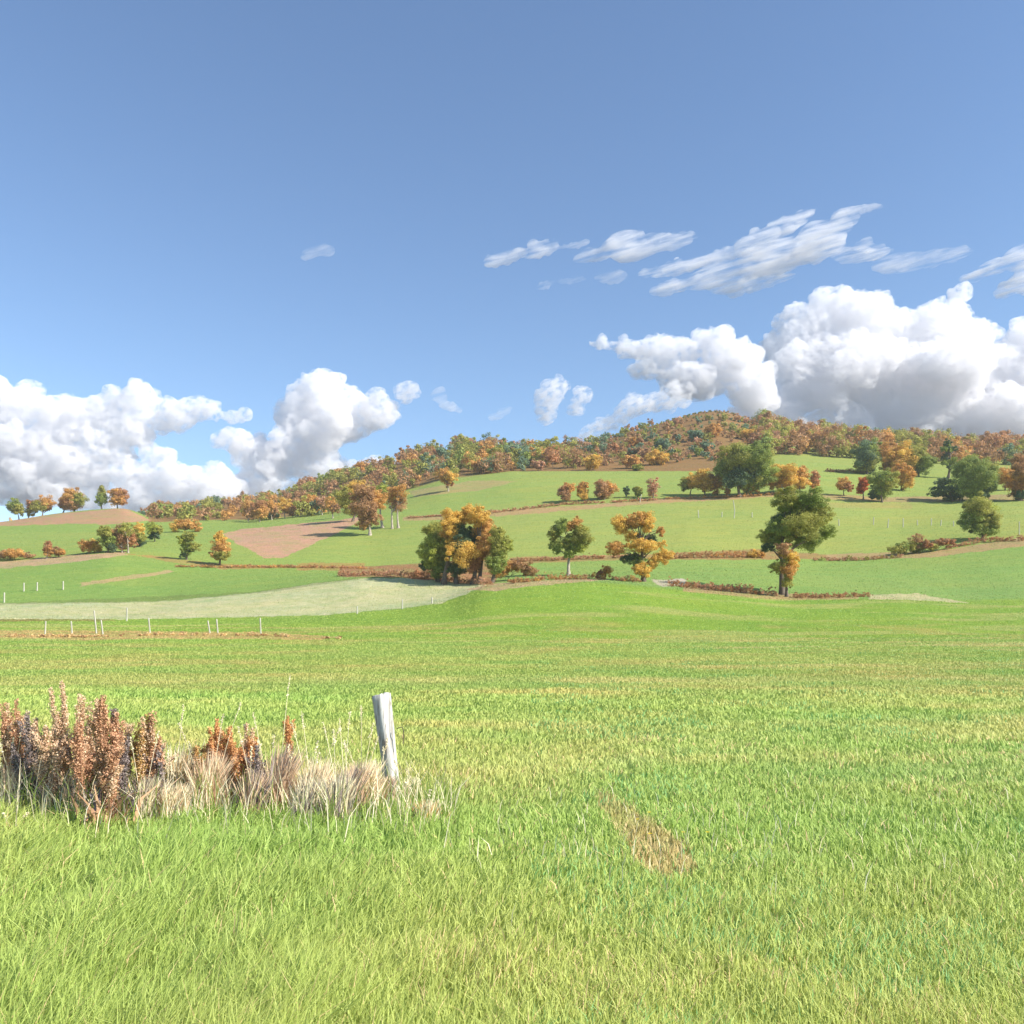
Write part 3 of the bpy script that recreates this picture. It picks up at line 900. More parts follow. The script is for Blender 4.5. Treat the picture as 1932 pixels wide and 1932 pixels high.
GR = 'row of small trees along the upper lane'
tree('rusty tree with a dark left side first in the row along the upper lane', (1068, 949), [(1064, 927, 12, 12, 'rust'), (1074, 920, 11, 10, 'orange'), (1066, 938, 10, 9, 'brown')], group=GR, dens=1.5)
tree('orange tree second in the row along the upper lane', (1100, 946), [(1099, 918, 10, 10, 'orange'), (1100, 931, 11, 10, 'yellow')], group=GR, dens=1.5)
tree('widest brownish orange tree in the row along the upper lane', (1140, 943), [(1134, 922, 14, 14, 'brown'), (1150, 918, 15, 13, 'orange'), (1142, 930, 18, 9, 'rust')], group=GR, dens=1.5)
bush('tiny dark shrub right of the widest tree in the lane row', (1181, 938), [(1181, 927, 5, 9, 'dark')], GR, dens=1.8)
bush('small olive shrub in the lane row', (1203, 938), [(1203, 925, 9, 8, 'olive'), (1204, 932, 8, 5, 'green')], GR, dens=1.6)
tree('pale pinkish nearly bare tree at the right end of the lane row', (1232, 941), [(1232, 912, 10, 12, 'pink'), (1232, 926, 11, 10, 'pink')], group=GR, dens=0.8)
GY = 'yellow trees around the big green tree above the lane'
tree('yellow tree at the left edge of the big green group above the lane', (1302, 935), [(1296, 910, 13, 13, 'olive'), (1310, 908, 15, 15, 'yellow')], group=GY, dens=1.5)
tree('tall yellow tree second from left in front of the big green tree', (1330, 935), [(1328, 902, 14, 15, 'yellow'), (1334, 916, 16, 13, 'yellow')], group=GY, dens=1.5)
tree('pale brown tree touching the big green tree on its left', (1354, 934), [(1350, 906, 14, 14, 'brown'), (1352, 918, 13, 11, 'orange')], group=GY, dens=1.5)
tree('biggest round green tree above the lane under the summit', (1396, 938), [(1388, 862, 28, 20, 'olive'), (1420, 864, 26, 20, 'green'), (1376, 884, 24, 22, 'green'), (1412, 888, 30, 22, 'olive'), (1440, 892, 20, 20, 'green'),
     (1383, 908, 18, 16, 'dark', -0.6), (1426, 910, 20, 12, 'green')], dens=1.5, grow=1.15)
bush('golden bush at the foot of the big green tree', (1412, 934), [(1410, 918, 12, 11, 'yellow'), (1424, 922, 9, 7, 'orange')], GY, dens=1.5)
bush('little orange bush left of the golden bush under the big green tree', (1374, 937), [(1374, 926, 5, 9, 'orange')], GY, dens=1.6)
tree('wide golden tree right of the biggest green tree', (1478, 932), [(1462, 890, 20, 16, 'yellow'), (1484, 896, 20, 18, 'yellow'), (1470, 910, 24, 12, 'orange')], group=GY, dens=1.5, bark=M_BIRCH)
tree('orange tree behind the tall layered green tree', (1510, 930), [(1508, 898, 18, 16, 'orange'), (1504, 912, 20, 12, 'yellow')], group=GY, dens=1.5)
tree('small rust red tree right of the orange and golden trees', (1537, 930), [(1537, 902, 9, 12, 'rust'), (1536, 916, 9, 8, 'orange')], group=GY, dens=1.5)
tree('small orange tree alone in the upper right pasture', (1592, 935), [(1588, 914, 11, 11, 'orange'), (1598, 920, 9, 8, 'rust')], dens=1.5)
tree('red orange tree leaning on the round green tree in the upper right pasture', (1629, 942), [(1631, 908, 10, 10, 'red'), (1626, 922, 9, 9, 'red')], dens=1.6)
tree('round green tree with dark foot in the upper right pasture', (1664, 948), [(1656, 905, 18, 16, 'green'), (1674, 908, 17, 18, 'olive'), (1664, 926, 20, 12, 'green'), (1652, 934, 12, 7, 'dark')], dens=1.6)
GB = 'big trees at the upper edge of the right pasture'
tree('dark green domed tree at the upper right pasture edge', (1636, 895), [(1630, 864, 18, 20, 'dark'), (1646, 852, 16, 18, 'green'), (1640, 874, 18, 13, 'olive')], group=GB, grow=1.22, dens=1.5)
tree('tall orange tree in the middle of the upper right pasture edge', (1690, 898), [(1680, 856, 20, 17, 'orange'), (1702, 862, 20, 18, 'yellow'), (1690, 882, 22, 14, 'orange')], group=GB, grow=1.22, dens=1.6)
tree('lower orange tree right behind the round green tree', (1700, 925), [(1700, 896, 16, 14, 'orange'), (1706, 908, 11, 12, 'yellow')], group=GB, grow=1.22, dens=1.6)
tree('olive tree right of the tall orange tree at the pasture edge', (1734, 900), [(1728, 864, 16, 15, 'olive'), (1742, 874, 14, 14, 'green'), (1730, 884, 15, 9, 'dark')], group=GB, grow=1.22, dens=1.5)
tree('spiky dark pine rising above the skyline on the right', (1789, 902), [(1789, 836, 6, 8, 'dark'), (1784, 848, 11, 6, 'green'), (1796, 846, 9, 5, 'dark'), (1788, 862, 9, 7, 'dark'), (1782, 874, 8, 6, 'green'), (1794, 880, 8, 7, 'dark')], name='pine_tree', dens=1.2, bare=2)
tree('large upright dark olive tree on the right with tiers above a lower tree', (1832, 946),
     [(1826, 880, 20, 17, 'green'), (1852, 884, 18, 16, 'olive'), (1836, 905, 32, 20, 'green', -0.4), (1862, 914, 16, 16, 'green'), (1820, 928, 16, 14, 'green'), (1848, 932, 14, 10, 'dark')], name='oak_tree', dens=1.5, grow=1.2)
tree('dark spreading cedar with flat low branches left of the large olive tree', (1798, 946), [(1778, 910, 20, 6, 'dark'), (1786, 924, 26, 7, 'dark'), (1800, 936, 18, 8, 'dark'), (1768, 932, 16, 5, 'dark')], name='cedar_tree', dens=1.6, fill=False)
tree('lower round olive tree standing on the hedge bank below the large olive tree', (1853, 1018), [(1842, 955, 19, 17, 'olive'), (1864, 958, 20, 18, 'lime'), (1846, 980, 24, 18, 'green'), (1866, 984, 19, 18, 'olive'), (1854, 1000, 20, 10, 'green')], name='oak_tree', dens=1.6, grow=1.15)
tree('small orange bush like tree near the right edge of the picture', (1896, 925), [(1894, 898, 14, 14, 'orange'), (1900, 908, 12, 9, 'orange')], group=GB, grow=1.22, dens=1.5)
tree('tall pinkish brown tree cut by the right edge', (1925, 945), [(1926, 866, 13, 18, 'brown'), (1922, 890, 17, 18, 'brown'), (1934, 905, 20, 20, 'orange'), (1918, 920, 14, 14, 'rust'), (1930, 934, 16, 8, 'dark')], dens=1.5)

# trees one can tell apart on the hill
GS = 'single trees on the flank of the summit'
for lab, x, y, rx, ry, p in [
        ('brightest yellow round tree at the left foot of the summit', 1119, 887, 16, 15, 'yellow'),
        ('wide golden tree on the middle of the summit flank', 1240, 878, 20, 16, 'yellow'),
        ('yellowish tree left of the wide golden tree on the flank', 1190, 884, 16, 13, 'orange'),
        ('low olive tree at the pasture edge under the wide golden tree', 1203, 888, 11, 7, 'olive'),
        ('blue green tree above the wide golden tree on the flank', 1251, 850, 12, 13, 'teal'),
        ('blue green tree near the top left of the summit', 1310, 832, 13, 11, 'teal'),
        ('pale green bushy tree low on the left flank', 1200, 857, 17, 7, 'teal'),
        ('orange tree below the very top of the summit', 1345, 825, 13, 14, 'orange'),
        ('slanting rust tree on the left flank', 1157, 857, 12, 12, 'rust'),
        ('small orange tree high on the left flank', 1194, 842, 10, 9, 'orange'),
        ('dull teal tree right of centre on the flank', 1335, 850, 14, 9, 'teal'),
        ('golden tree at the right shoulder of the summit', 1410, 832, 14, 13, 'yellow'),
        ('dark blue green tree in the saddle left of the summit', 985, 884, 12, 12, 'teal'),
        ('pinkish tree next to the blue green one in the saddle', 1015, 888, 14, 10, 'pink'),
        ('orange tree in the long wood left of the saddle', 905, 893, 16, 14, 'orange')]:
    tree(lab, (x, y), [(x - rx * .3, y - ry * 1.05, rx * .75, ry * .8, p), (x + rx * .35, y - ry * .95, rx * .7, ry * .75, p)], group=GS, dens=1.7)


# ------------------------------------------------------------------ the far wood, one mass
def woodland():
    r = np.random.default_rng(5)
    crown = Acc(); wood = Acc()
    pal = ['rust', 'orange', 'brown', 'olive', 'teal', 'green', 'pink', 'yellow']
    spots = []
    # (picture x from, to, band top share, count) : between the lower wood edge and the ridge
    xe = [285, 340, 480, 620, 750, 830, 960, 1080]
    lo = [402, 402, 400, 398, 400, 402, 405, 410]
    for _ in range(760):
        x = r.uniform(285, 1085)
        d = np.interp(x, xe, lo) + r.uniform(0, 1) ** 1.0 * (650 - np.interp(x, xe, lo))
        spots.append((x, d))
    for _ in range(430):                                  # right of the summit
        x = r.uniform(1440, 2050); spots.append((x, r.uniform(430, 655)))
    for _ in range(1100):                                  # thin scrub over the summit
        x = r.uniform(1085, 1450); spots.append((x, r.uniform(405, 640)))
    for _ in range(120):
        spots.append((r.uniform(-150, 285), r.uniform(560, 650)))
    for _ in range(46):                                   # rough lower fringe on the left
        spots.append((r.uniform(290, 620), r.uniform(370, 402)))
    for (x, d) in spots:
        X = (x - CX) / FOC * d
        Z = float(terrain_z(X, d))
        summit = 1085 < x < 1440
        h = (4 + 7.5 * r.uniform() ** 1.6) if x < 1430 else (5 + 9 * r.uniform() ** 1.3)
        if summit:
            h = (r.uniform(0.9, 2.6) if r.uniform() < .8 else r.uniform(3, 5.5)) if not (1230 < x < 1410 and d > 540) else r.uniform(0.6, 1.3)
        if x < 560: h *= 0.66
        elif x < 760: h *= 0.82
        ridge = d > 590
        zone = vnoise(np.array([x / 34.0]), np.array([d / 42.0]), 7)[0]
        if ridge and not summit and x < 1100:
            w = [.04, .08, .1, .40, .16, .22, 0, 0]
        elif x > 1430:
            w = [.05, .15, .30, .24, .08, .10, .06, .02]
        elif summit:
            w = [.04, .06, .36, .22, .10, .04, .18, 0]
        else:
            w = [.08, .18, .24, .26, .06, .12, .02, .04]
        w = np.cumsum(np.array(w) / sum(w))
        p = pal[int(np.searchsorted(w, min(0.999, abs(zone * 0.75 + r.uniform(-.15, .4)) % 1)))]
        cw = h * r.uniform(0.42, 0.62)
        n = int(60 + 300 * (h / 8) ** 2)
        c = np.array([X, d, Z + h * 0.5])
        crown.add(*blob_leaves(c, (cw, cw, h * 0.5), int(n * 1.25), 0.5 if h > 3 else 0.32, p, r, sub=11))
        wood.add(*tube([(X, d, Z - .2), (X, d, Z + h * .35), (X, d, Z + h * .7)], [.16, .12, .05], 4))
    o = crown.build('woodland', M_LEAF)
    tag(o, 'rust and olive autumn wood covering the ridge below the sky', 'wood', kind='stuff')
    w2 = wood.build('trunk', M_BARK)
    w2.parent = o


woodland()


def haze():
    m, b, out = mat_new('haze')
    v = b.n('ShaderNodeVolumePrincipled')
    v.inputs['Color'].default_value = (0.90, 0.94, 1.0, 1)
    v.inputs['Density'].default_value = 0.00013
    b.put(out.inputs['Volume'], v.outputs[0])
    m.cycles.homogeneous_volume = True
    x0, x1, y0, y1, z0, z1 = -8300., 8300., -70., 3100., -30., 175.
    V = np.array([(x, y, z) for x in (x0, x1) for y in (y0, y1) for z in (z0, z1)])
    Fq = np.array([(0, 1, 3, 2), (4, 6, 7, 5), (0, 4, 5, 1), (2, 3, 7, 6), (0, 2, 6, 4), (1, 5, 7, 3)])
    tag(mesh_obj('haze', V, [Fq], m), 'thin pale air over the whole valley', 'haze', kind='stuff')


haze()


# ------------------------------------------------------------------ hedge banks
def hedge(label, pts, hpx, pals, name='hedge', cat='hedge', dens=1.0, d=None, gaps=0.05):
    r = np.random.default_rng(int(pts[0][0]) + 7)
    A = Acc()
    x0, x1 = pts[0][0], pts[-1][0]
    xs = np.arange(x0, x1, 2.6)
    ys = np.interp(xs, [p[0] for p in pts], [p[1] for p in pts])
    first = None
    for x, y in zip(xs, ys):
        dd = hit(x, y)
        if first is None:
            first = at(x, dd)
        if vnoise(np.array([x / 9.]), np.array([2.]), 3)[0] < gaps * 1.3 or r.uniform() < .05: continue
        s = dd / FOC
        X, Y, Z = at(x, dd)
        h = 1.25 * hpx * s * (0.45 + 1.1 * fbm(np.array([x / 14.]), np.array([1.0]), 5, 3)[0]) * r.uniform(0.7, 1.15)
        c = np.array([X, Y + r.uniform(-1., 1.), Z + h * 0.38])
        rad = (5.5 * s, 4.5 * s, h * 0.55)
        A.add(*blob_leaves(c, rad, int(dens * 11 * (hpx + 4)), max(0.07, 0.8 * s), pals[r.integers(len(pals))], r, sub=5))
    root = empty(name, first, label, cat, 'hedge banks between the fields')
    A.build('foliage', M_LEAF, root)


hedge('reddish brown bracken bank left of the central clump', [(640, 1087), (720, 1086), (800, 1092), (860, 1100), (925, 1106)], 13, ['rust', 'brown', 'pink', 'pink'])
hedge('low brown hedge between the central clump and the bright yellow tree', [(960, 1101), (1040, 1094), (1140, 1093), (1205, 1099)], 10, ['rust', 'brown', 'orange'])
hedge('purplish brown hedge right of the pale patch by the yellow tree', [(1262, 1106), (1340, 1113), (1465, 1125)], 15, ['rust', 'rust', 'brown', 'pink'])
hedge('thin brown hedge right of the tall layered green tree', [(1492, 1128), (1560, 1128), (1640, 1126)], 9, ['rust', 'brown'])
hedge('short brown hedge behind the small olive tree', [(965, 1060), (1040, 1058), (1180, 1052)], 8, ['rust', 'pink', 'brown'])
hedge('rusty hedge behind the bright yellow tree running right', [(1235, 1055), (1330, 1052), (1440, 1052)], 13, ['rust', 'brown', 'orange'])
hedge('pinkish brown hedge behind the tall layered green tree', [(1535, 1058), (1620, 1058), (1700, 1052)], 7, ['pink', 'brown', 'olive'])
hedge('brown hedge bank at the far right under the round olive tree', [(1785, 1036), (1850, 1024), (1960, 1018)], 9, ['brown', 'rust', 'pink'])
hedge('broken brown hedge along the upper lane', [(770, 978), (930, 968), (1060, 953), (1240, 944)], 5, ['rust', 'brown', 'pink'])
hedge('dry brown hedge along the upper lane under the yellow trees', [(1260, 942), (1400, 938), (1480, 932)], 4, ['brown', 'orange'])
hedge('orange brown bracken line above the pale strip field', [(330, 1070), (420, 1071), (560, 1071), (690, 1073)], 5, ['rust', 'orange', 'brown'])
hedge('ochre grass bank below the row of pale fence posts', [(0, 1201), (190, 1202), (300, 1198), (500, 1200), (640, 1206)], 5, ['straw', 'straw', 'brown', 'straw'], dens=0.8, gaps=.35)
hedge('small brown bush line above the upper right pasture', [(1560, 890), (1640, 893)], 6, ['rust', 'brown'])


# ------------------------------------------------------------------ fence posts
def post(label, x, ytop, ybot, tilt=0.0, group=None, w=None, d=None):
    d = d or hit(x, ybot)
    s = d / FOC
    X, Y, Z = at(x, d)
    h = (ybot - ytop) * s
    r = np.random.default_rng(int(x * 7 + ytop))
    wd = w or max(0.065, min(0.12, 2.3 * s * 0.6))
    lean = math.tan(R(tilt)) * h
    ts = np.array([-0.25 / h, 0, 0.35, 0.7, 0.97, 1.0])
    path = np.stack([X + lean * ts, Y + r.uniform(-.03, .03) * ts, Z + h * ts], 1)
    V, Fs = tube(path, wd * np.array([1.08, 1.05, 1, .95, .9, .55]), 8)
    capf = np.arange(5 * 8, 6 * 8)[None, :]
    o = mesh_obj('fence_post', V - np.array([X, Y, Z]), [Fs, capf], M_POSTFAR)
    o.location = (X, Y, Z)
    return tag(o, label, 'fence post', group)


G1 = 'pale fence posts along the ochre bank'
for lab, x, a, b_, t in [
        ('pale post farthest left on the ochre grass bank', 85, 1172, 1197, 3),
        ('thin pale post second from the left on the ochre bank', 136, 1172, 1196, -4),
        ('bright leaning post, left one of the close pair on the ochre bank', 182, 1152, 1196, -6),
        ('bright leaning post, right one of the close pair on the ochre bank', 194, 1170, 1197, -7),
        ('pale post standing against the pale strip field', 239, 1147, 1172, 2),
        ('single leaning post in the middle of the ochre bank', 283, 1166, 1194, -5),
        ('thin post, left one of the far pair on the ochre bank', 396, 1171, 1195, -9),
        ('thin post, right one of the far pair on the ochre bank', 411, 1168, 1195, -5),
        ('sturdy post farthest right on the ochre bank', 492, 1166, 1197, -2)]:
    post(lab, x, a, b_, t, G1)
G2 = 'small posts at the edge of the pale strip field'
for lab, x, a, b_ in [
        ('tiny pale post at the left edge above the pale strip field', 8, 1118, 1137),
        ('pale post first of three small posts above the pale strip field', 45, 1100, 1116),
        ('pale post second of three small posts above the pale strip field', 70, 1099, 1115),
        ('pale post third of three small posts above the pale strip field', 119, 1097, 1113),
        ('small white post left on the lower edge of the pale field tip', 674, 1144, 1158),
        ('small white post middle on the lower edge of the pale field tip', 759, 1131, 1149),
        ('small white post right on the lower edge of the pale field tip', 815, 1127, 1139)]:
    post(lab, x, a, b_, 1, G2)
G3 = 'posts across the upper right pasture'
ords = ['first', 'second', 'third', 'fourth', 'fifth', 'sixth', 'seventh', 'eighth', 'ninth', 'tenth', 'eleventh', 'twelfth']
for i, (x, a, b_) in enumerate([(1318, 963, 977), (1362, 966, 976), (1385, 962, 978), (1419, 967, 976), (1583, 980, 992), (1648, 976, 990), (1675, 979, 996), (1704, 978, 995),
                               (1731, 981, 991), (1757, 978, 991), (1775, 981, 992), (1799, 983, 993)]):
    post('small white post, %s from the left in the upper right pasture' % ords[i], x, a, b_, (-3, 2, 5, 0)[i % 4], G3)
post('white post near the right edge above the brown hedge bank', 1923, 984, 1010, 0, G3)
post('taller bare stake with pale wood on the upper lane below the big green tree', 1386, 944, 962, -8)
post('thin pale stake on the upper lane near the nearly bare tree', 1207, 933, 948, 12)


# big weathered post in the foreground
def big_post():
    d = 9.3
    s = d / FOC
    X, Y, Z = at(742, d)
    top = at(719, d, 1312)
    H = top[2] - Z
    r = np.random.default_rng(3)
    n, sides = 26, 20
    V, C = [], []
    th = np.arange(sides) * 2 * np.pi / sides
    prof = 1 + 0.07 * np.sin(th * 3 + 1) + 0.09 * np.sin(th * 5 + 2) + r.normal(size=sides) * 0.03
    for k in range(n):
        t = k / (n - 1)
        rad = 0.088 - 0.012 * (1 - t) + 0.004 * math.sin(t * 9)
        cx = (top[0] - X) * t + 0.012 * math.sin(t * 4)
        ring = np.stack([cx + np.cos(th) * rad * prof, np.sin(th) * rad * 0.85 * prof, np.full(sides, H * t * 1.0 - 0.3 * (1 - t))], 1)
        if k >= n - 2:
            ring[:, 2] += -0.03 * np.cos(th - 2.6) + r.normal(size=sides) * 0.007
        V.append(ring)
    V = np.concatenate(V)
    Fs = []
    for k in range(n - 1):
        for q in range(sides):
            q2 = (q + 1) % sides
            Fs.append((k * sides + q, k * sides + q2, (k + 1) * sides + q2, (k + 1) * sides + q))
    lastr = V[-sides:]
    V = np.concatenate([V, lastr * [1, 1, 1] * 1.0])
    k0 = n * sides
    cap = lastr.copy(); cc = lastr.mean(0); cap = cc + (lastr - cc) * 0.82; cap[:, 2] += 0.006
    V[k0:] = cap
    for q in range(sides):
        q2 = (q + 1) % sides
        Fs.append(((n - 1) * sides + q, (n - 1) * sides + q2, k0 + q2, k0 + q))
    V = np.concatenate([V, [cc + [0, 0, 0.002]]])
    tri = np.array([(k0 + q, k0 + (q + 1) % sides, len(V) - 1) for q in range(sides)])
    root = empty('wooden_post', (X, Y, Z), 'big weathered whitish wooden post leaning left among dry weeds in the foreground', 'post')
    mesh_obj('post_shaft', V, [np.array(Fs), tri], M_POST, root)
    # rusty staple and short wire end on the right side
    a = np.array([0.045, -0.06, H * 0.68]) 
    v, f = tube([a, a + [.06, -.03, .02], a + [.075, -.02, -.03], a + [.066, -.01, -.16]], [.005] * 4, 6)
    mesh_obj('wire_end', v, [f], M_BARK, root, smooth=True)


big_post()


# ------------------------------------------------------------------ foreground weeds
def blades(P, H, W, lean, cols, r, bend=0.5, dirs=None):
    """grass blades: P bases (n,3), H heights, W widths; 5 verts, bent"""
    n = len(P)
    a = r.uniform(0, 2 * np.pi, n) if dirs is None else dirs
    L = np.stack([np.cos(a), np.sin(a), np.zeros(n)], 1) * (H * lean)[:, None]
    f = r.uniform(-0.9, 0.9, n)                         # blades turned roughly to any side
    S = np.stack([np.cos(f), np.sin(f), np.zeros(n)], 1) * (W / 2)[:, None]
    up = np.zeros((n, 3)); up[:, 2] = H
    m = P + up * 0.55 + L * (0.5 - 0.25 * bend)
    tip = P + up + L - np.array([0, 0, 1]) * (H * lean * bend * 0.35)[:, None]
    V = np.stack([P - S, P + S, m + S * 0.8, m - S * 0.8, tip], 1).reshape(-1, 3)
    i = np.arange(n)[:, None] * 5
    Fq = i + np.array([[0, 1, 2, 3]])
    Ft = i + np.array([[3, 2, 4]])
    C = np.repeat(cols, 5, axis=0)
    return V, Fq, Ft, C


def blades_into(A, *a, **k):
    V, Fq, Ft, C = blades(*a, **k)
    A.V.append(V)
    A.F.setdefault(4, []).append(Fq + A.n)
    A.F.setdefault(3, []).append(Ft + A.n)
    A.C.append(C)
    A.n += len(V)


WP = {'rust': (alb(206, 166, 130, .78), alb(170, 128, 100, .78)), 'tan': (alb(222, 194, 160, .78), alb(190, 160, 132, .78)),
      'straw': (alb(238, 228, 196, .78), alb(216, 200, 164, .78)), 'grey': (alb(158, 144, 136, .85), alb(116, 104, 104, .85)),
      'ochre': (alb(210, 176, 116, .8), alb(188, 150, 98, .8)), 'orange': (alb(216, 166, 114, .8), alb(192, 138, 92, .8))}


def mixc(key, n, r):
    a, b = WP[key]
    t = r.uniform(size=(n, 1))
    return (a * (1 - t) + b * t) * r.uniform(0.75, 1.2, (n, 1))


NW = 0


def dock(label, x, ybase, ytop, wpx, key, spikes=5, leafy=True):
    """dried dock: upright ribbed stems, each with a dense spike of small seed clusters, and crumpled leaves at the foot"""
    global NW
    NW += 1
    r = np.random.default_rng(500 + NW)
    d = hit(x, ybase)
    s = d / FOC
    X, Y, Z = at(x, d)
    H = (ybase - ytop) * s
    Wd = wpx * s
    root = empty('dried_dock', (X, Y, Z), label, 'weed', 'dried docks and tussocks in the foreground')
    for k in range(spikes):
        hh = H * (1.0 if k == 0 else r.uniform(0.62, 0.97))
        ox = (r.uniform(-0.5, 0.5) if k else 0) * Wd
        b0 = np.array([ox * 0.35, r.uniform(-.3, .3) * Wd, -0.03])
        tp = np.array([ox + r.normal() * 0.03, b0[1] * 1.6, hh])
        ts = np.linspace(0, 1, 7)
        path = b0 + (tp - b0) * ts[:, None] + np.stack([np.sin(ts * 3) * r.normal() * 0.02, np.sin(ts * 3) * r.normal() * .02, 0 * ts], 1)
        v, f = tube(path, 0.006 * (1.25 - ts), 6)
        st = Acc(); st.add(v, f, mixc(key, 1, r)[0] * 0.8)
        # side branches hugging the stem
        S = Acc()
        nb = 9
        segs = [(path[1], path[-1])]
        for j in range(nb):
            t = r.uniform(0.3, 0.8)
            p = b0 + (tp - b0) * t
            e = p + np.array([r.normal() * 0.045, r.normal() * 0.045, hh * r.uniform(0.14, 0.26)])
            v, f = tube([p, (p + e) / 2 + r.normal(size=3) * .006, e], [.003, .0025, .0015], 4)
            st.add(v, f, mixc(key, 1, r)[0] * 0.8)
            segs.append((p, e))
        stem = st.build('stem', M_DRY)
        stem.parent = root
        for j, (p, e) in enumerate(segs):
            n = 700 if j == 0 else 130
            t = r.uniform(0.12 if j == 0 else 0.1, 1.0, n)
            w = 0.040 * (1 - 0.70 * t) + 0.012
            w = w * (0.75 + 0.45 * np.sin(t * 34 + j) ** 2)
            q = p + (e - p) * t[:, None] + rand_dirs(n, r) * (w * r.uniform(0.4, 1, n))[:, None]
            S.add(*leaf_quads(q, rand_dirs(n, r), 0.0105, mixc(key if r.uniform() < .85 else 'tan', n, r), r))
        S.build('seed_head', M_DRY).parent = stem
    if leafy:
        L = Acc()
        n = 60
        a = r.uniform(0, 2 * np.pi, n)
        P = np.stack([r.normal(size=n) * Wd * .28, r.normal(size=n) * Wd * .25, np.full(n, -0.01)], 1)
        blades_into(L, P, r.uniform(.14, .5, n) * min(1, H), r.uniform(.018, .04, n), r.uniform(.15, .9, n), mixc('tan' if r.uniform() < .5 else key, n, r), r, bend=0.9)
        n = 26
        P = np.stack([r.normal(size=n) * Wd * .3, r.normal(size=n) * Wd * .25, r.uniform(0, H * .2, n)], 1)
        blades_into(L, P, r.uniform(.1, .25, n), r.uniform(.02, .045, n), r.uniform(.5, 1.6, n), mixc('grey', n, r), r, bend=1.3)
        L.build('dead_leaves', M_DRY).parent = root
    return root


def tussock(label, x, ybase, ytop, wpx, key, n=520, lean=0.25, tiltdir=None, second=None, stalks=2):
    global NW
    NW += 1
    r = np.random.default_rng(500 + NW)
    d = hit(x, ybase)
    s = d / FOC
    X, Y, Z = at(x, d)
    H = (ybase - ytop) * s
    Wd = wpx * s
    root = empty('dry_grass_tussock', (X, Y, Z), label, 'tussock', 'dried docks and tussocks in the foreground')
    A = Acc()
    P = np.stack([r.normal(size=n) * Wd * .22, r.normal(size=n) * Wd * .2, np.full(n, -0.02)], 1)
    dirs = np.arctan2(P[:, 1], P[:, 0]) + r.normal(size=n) * 0.5
    if tiltdir is not None:
        m = r.uniform(size=n) < 0.75
        dirs[m] = tiltdir + r.normal(size=m.sum()) * 0.35
    hh = H * r.uniform(0.45, 1.0, n)
    c = mixc(key, n, r)
    if second:
        m = r.uniform(size=n) < 0.35
        c[m] = mixc(second, m.sum(), r)
    blades_into(A, P, hh, r.uniform(.008, .022, n), lean * r.uniform(.1, 1.2, n), c, r, bend=0.6, dirs=dirs)
    m = n // 3
    P2 = np.stack([r.normal(size=m) * Wd * .3, r.normal(size=m) * Wd * .25, np.full(m, -0.01)], 1)
    blades_into(A, P2, H * r.uniform(.12, .4, m), r.uniform(.008, .02, m), r.uniform(.6, 1.6, m), mixc('grey' if r.uniform() < .4 else 'tan', m, r), r, bend=1.1)
    A.build('blades', M_DRY).parent = root
    for k in range(stalks):
        st = Acc()
        e = np.array([r.normal() * .10, r.normal() * .08, H * r.uniform(1.15, 1.75)])
        b0 = np.array([r.normal() * Wd * .2, 0, 0])
        ts = np.linspace(0, 1, 7)[:, None]
        path = b0 + (e - b0) * ts + np.array([e[0] * .5, 0, 0]) * ts ** 2
        v, f = tube(path, np.linspace(.0035, .0018, 7), 5)
        st.add(v, f, mixc('straw', 1, r)[0])
        o = st.build('stalk', M_DRY); o.parent = root
        q = Acc(); nn = 40
        t = r.uniform(0.84, 1.0, nn)[:, None]
        pp = b0 + (e - b0) * t + np.array([e[0] * .5, 0, 0]) * t ** 2
        q.add(*leaf_quads(pp + r.normal(size=(nn, 3)) * .006, np.tile([0, -1, 0.], (nn, 1)), 0.008, mixc('straw', nn, r), r))
        q.build('grass_head', M_DRY).parent = o
    return root


PI = math.pi
DOCKS = [
    ('rust tipped dock cut by the left edge of the picture', 16, 1500, 1328, 46, 'rust', 5),
    ('grey brown dock second from the left edge with bent pale leaves', 62, 1512, 1345, 44, 'grey', 5),
    ('tall tan dock with a grey tip above a broad brown foot', 132, 1500, 1292, 56, 'tan', 6),
    ('brown dock crowded right of the tall tan dock', 160, 1520, 1360, 40, 'rust', 4),
    ('tallest thick rust brown dock in the middle of the left weeds', 196, 1552, 1318, 50, 'rust', 7),
    ('slender dark stemmed dock right of the tallest rust brown dock', 222, 1535, 1340, 28, 'grey', 3),
    ('orange brown dock with a forked top left of the green gap', 272, 1530, 1350, 46, 'ochre', 4),
    ('low purplish dock at the left side of the green gap', 304, 1524, 1405, 34, 'grey', 4),
    ('low ochre dock right of the green gap', 366, 1500, 1408, 44, 'ochre', 4),
    ('bright orange dock, left of the orange pair', 414, 1500, 1366, 30, 'orange', 4),
    ('bright orange dock with a dark right side, right of the orange pair', 462, 1506, 1372, 42, 'orange', 6),
    ('pale brown dock between the left edge docks and the tall tan dock', 98, 1518, 1372, 46, 'tan', 5),
    ('short rust dock at the left edge behind the bleached tussock', 38, 1500, 1352, 40, 'rust', 5),
    ('tan dock tucked behind the tallest rust brown dock on its left', 180, 1505, 1322, 40, 'tan', 5),
    ('ochre tan dock just right of the tallest dock with a leaning top', 246, 1515, 1368, 40, 'tan', 5),
    ('short rust dock between the forked dock and the green gap', 288, 1520, 1352, 30, 'rust', 3),
    ('ochre dock left neighbour of the bright orange pair', 392, 1506, 1400, 36, 'ochre', 4),
    ('low brown dock at the foot between the orange pair', 440, 1512, 1420, 36, 'rust', 4),
    ('dark seeded low dock right beside the orange pair', 486, 1514, 1410, 24, 'grey', 3),
    ('thin single red seeded dock standing clear in the grass', 545, 1492, 1358, 8, 'orange', 1),
]
